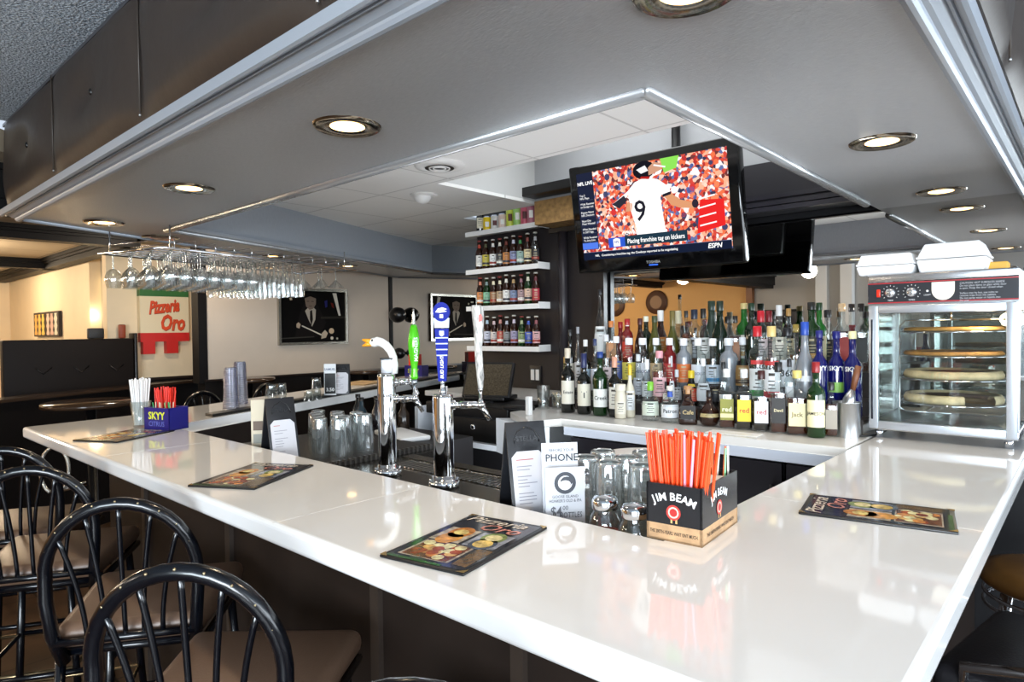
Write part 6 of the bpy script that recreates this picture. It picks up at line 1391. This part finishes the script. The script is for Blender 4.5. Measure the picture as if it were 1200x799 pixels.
s = MB(); PP(s, [(.78, .93), (.84, .93), (.90, .52), (.87, .52)], '#cfc8ba', 3); PP(s, [(.6, .50), (.98, .51), (.98, .47), (.6, .46)], '#26241f', 2); PP(s, [(.04, .13), (.5, .15), (.5, .13), (.04, .11)], '#34322d', 2)
PP(s, [(.66, .78), (.70, .8), (.70, .68), (.67, .66)], '#25255e', 3); PP(s, [(.75, .76), (.79, .74), (.8, .65), (.77, .68)], '#5c1c14', 3); PP(s, [(.07, .86), (.13, .86), (.13, .83), (.07, .83)], '#e8e0cc', 3); PP(s, [(.16, .82), (.19, .83), (.2, .79), (.17, .78)], '#b5aa94', 3); s.obj('background_shapes', ph, kind='stuff')
# small diptych in the alcove
a_, b_ = aty(43, 367, 1.975), aty(73, 394, 1.975)
t = thing('diptych_picture', 'small square picture of yellow and white shapes on the far cream wall', 'picture', (a_.x, 1.975, b_.z)); w_, h_ = b_.x-a_.x, a_.z-b_.z
s = MB(); s.bb((0, -.03, 0), (w_, 0, h_), mat('#1c100c', .5)); s.obj('panel', t)
for k in range(6):
    cx = w_*(.09+.15*k+(.05 if k > 2 else 0)); s = MB(); n = 12
    s.poly([(cx+w_*.05*(1+.3*math.sin(j*PI/n*6))*1, -.0306, h_*(.06+.86*j/n)) for j in range(n+1)]+[(cx-w_*.05*(1+.3*math.sin(j*PI/n*6)), -.0306, h_*(.06+.86*j/n)) for j in range(n, -1, -1)], mat(['#d8a04c', '#dfa850', '#cfae4c', '#cfae9c', '#c8a090', '#d5cdb8'][k], .5)); s.obj('figure_shape', t)
# wall sconce
p = aty(121, 340, 2.10); t = thing('wall_sconce', 'glowing rectangular glass wall lamp in the alcove above the booth', 'wall lamp', (p.x+.02, 2.13, p.z))
s = MB(); s.box((0, 0, -.02), (.11, .07, .30), emit('#ffe0a4', 1.5), Matrix.Rotation(R(-4), 3, 'Y')); s.obj('glass_shade', t); s = MB(); s.box((0, .03, .05), (.08, .05, .12), BRASS); s.obj('bracket', t)
l = bpy.data.lights.new('sconce_lamp', 'POINT'); l.energy = 1.6; l.color = (1, .8, .52); l.shadow_soft_size = .06; o = bpy.data.objects.new('sconce_lamp', l); C.objects.link(o); o.location = (p.x+.02, 2.0, p.z-.25)
# booth
bk = mat('#140d0a', .6, 0, .2)
t = thing('booth_bench', 'tall dark brown booth back with three diamond tufts', 'booth', (-6.27, 1.085, 0))
s = MB(); s.bb((-.1, 0, .35), (0, .92, 1.455), bk, .01); s.obj('back_panel', t)
for k in range(3): s = MB(); cy = .26+.26*k; s.tube([(.004, cy-.055, 1.23), (.004, cy, 1.18), (.004, cy+.055, 1.23)], .005, mat('#0a0706', .4), 6); s.obj('diamond_tuft', t)
s = MB(); s.bb((-.1, 0, 0), (.10, .92, .42), bk); s.bb((0, .02, .42), (.10, .9, .5), bk, .02); s.obj('seat_bench', t)
s = MB(); s.bb((-.12, .92, 0), (.02, .945, 1.50), mat('#0f0b0a', .3), .006); s.obj('end_post', t)
# half wall with rail along the bar side of the dining room
s = MB(); s.prism([(-5.42, .55), (-6.34, 2.55), (-6.26, 2.60), (-5.34, .60)], 0, 1.04, DARKW); struct(s, 'wall_half')
s = MB(); s.prism([(-5.46, .5), (-6.37, 2.5), (-6.23, 2.62), (-5.29, .60)], 1.041, 1.062, mat('#3a2c22', .2)); struct(s, 'trim_8')
def rtable(c, r, z, label):
    t = thing('round_table', label, 'table', (c[0], c[1], 0), 0, 'round tables of the dining room'); s = MB(); s.lathe([(0, z-.03), (r, z-.03), (r+.005, z-.015), (r, z), (0, z)], mat('#3a2b20', .12), seg=36, cap=False); s.obj('tabletop', t)
    s = MB(); s.lathe([(.25, 0), (.25, .02), (.03, .04), (.03, z-.03)], BLACK, seg=20); s.obj('pedestal', t)
rtable((-5.0, 1.33), .28, 1.045, 'round dark table standing before the half wall near the booth')
rtable((-5.2, 2.52), .20, 1.115, 'round dark table behind the stacked plastic cups')
rtable((-5.27, 3.72), .18, 1.11, 'round dark table below the framed picture at the right')
for px, col, lb in ((112, '#1a1a1a', 'small black caddy on top of the booth back'), (143, '#8a3a1c', 'small red-brown box on top of the booth back')):
    p = atx(px, 392, -6.33); s = MB(); s.box((p.x, p.y, 1.4555+.045), (.05, .12 if px < 120 else .05, .09 if px < 120 else .12), mat(col, .5), bev=.01); o = s.obj('table_caddy' if px < 120 else 'condiment_box'); o.location.z += (0 if px < 120 else .0155); tag(o, lb, 'box')
# speakers at the corner
for i, (px, py, rr_) in enumerate(((470, 369, .10), (472, 414, .07))):
    p = aty(px-4, py, YM2-.085); t = thing('wall_speaker', ['upper', 'lower'][i]+' black round wall speaker behind the green tap handle', 'speaker', p)
    s = MB(); s.ball((0, 0, 0), (rr_, rr_*.8, rr_*.8), BLACK, 16, 10); s.obj('housing', t); s = MB(); s.tube([(0, rr_*.8, 0), (0, .083, 0)], .015, BLACK, 8); s.obj('bracket', t)
s = MB(); p = atz(443, 331, HS); vs = [(-.13, -.1, 0), (.13, -.1, 0), (.13, .1, 0), (-.13, .1, 0), (-.05, -.06, -.17), (.05, -.06, -.17), (.05, .06, -.17), (-.05, .06, -.17)]
s.add([(v[0]+p.x, v[1]+p.y-.1, v[2]+HS) for v in vs], [(0, 1, 2, 3), (4, 7, 6, 5), (0, 4, 5, 1), (1, 5, 6, 2), (2, 6, 7, 3), (3, 7, 4, 0)], mat('#6f6a66', .5)); tag(s.obj('ceiling_speaker'), 'grey wedge speaker under the far soffit beside the corner', 'speaker')
# back-room things seen in the mirror
for i, (x, z) in enumerate(((-6.0, 1.95), (-6.9, 1.93))):
    t = thing('round_plaque', ['right', 'left'][i]+' round dark wooden plaque on the ochre wall seen in the mirror', 'plaque', (x, -3.59, z)); s = MB(); s.lathe([(0, .03), (.2, .03), (.22, .015), (.22, 0)], mat('#4a2c1a', .5), seg=28, cap=False); o = s.obj('disc', t); o.rotation_euler = (-PI/2, 0, 0)
    s = MB(); s.lathe([(0, .033), (.12, .033)], mat('#7d5a38', .5), seg=24, cap=False); o = s.obj('centre', t); o.rotation_euler = (-PI/2, 0, 0)
t = thing('wall_screen', 'large black framed screen on the grey wall seen in the mirror', 'screen', (-3.75, -3.58, 1.5)); s = MB(); s.box((0, 0, 0), (.62, .05, .5), BLACK, bev=.01); s.obj('frame', t)
s = MB(); s.box((0, .028, 0), (.55, .004, .42), mat('#3a3a3e', .2)); s.obj('screen', t)
for i, x in enumerate((-3.2, -2.85)):
    s = MB(); s.bb((x, -3.6, 0), (x+.16, -3.45, HP), mat('#dcdcda', .5)); struct(s, 'trim_%d' % (9+i))
s = MB(); s.bb((-4.3, -3.6, 0), (-4.2, -3.5, HP), mat('#7a4a24', .4)); struct(s, 'trim_11')
# dried branches in a pot behind, seen above the warmer
t = thing('branch_vase', 'black vase of bare branches seen in the mirror above the warmer', 'plant', (-.62, -2.6, 0))
s = MB(); s.lathe([(.12, 0), (.16, .3), (.1, 1.0), (.12, 1.25)], BLACK, seg=20); s.obj('vase', t)
for k in range(9):
    a = random.uniform(0, 6.28); b = random.uniform(.15, .6); s = MB(); s.tube([(0, 0, 1.2), (b*.4*math.cos(a), b*.4*math.sin(a), 1.6), (b*math.cos(a), b*math.sin(a), 2.0+random.uniform(-.1, .2))], [.008, .006, .003], mat('#241a14', .6), 5); s.obj('branch', t)
print('all ok')
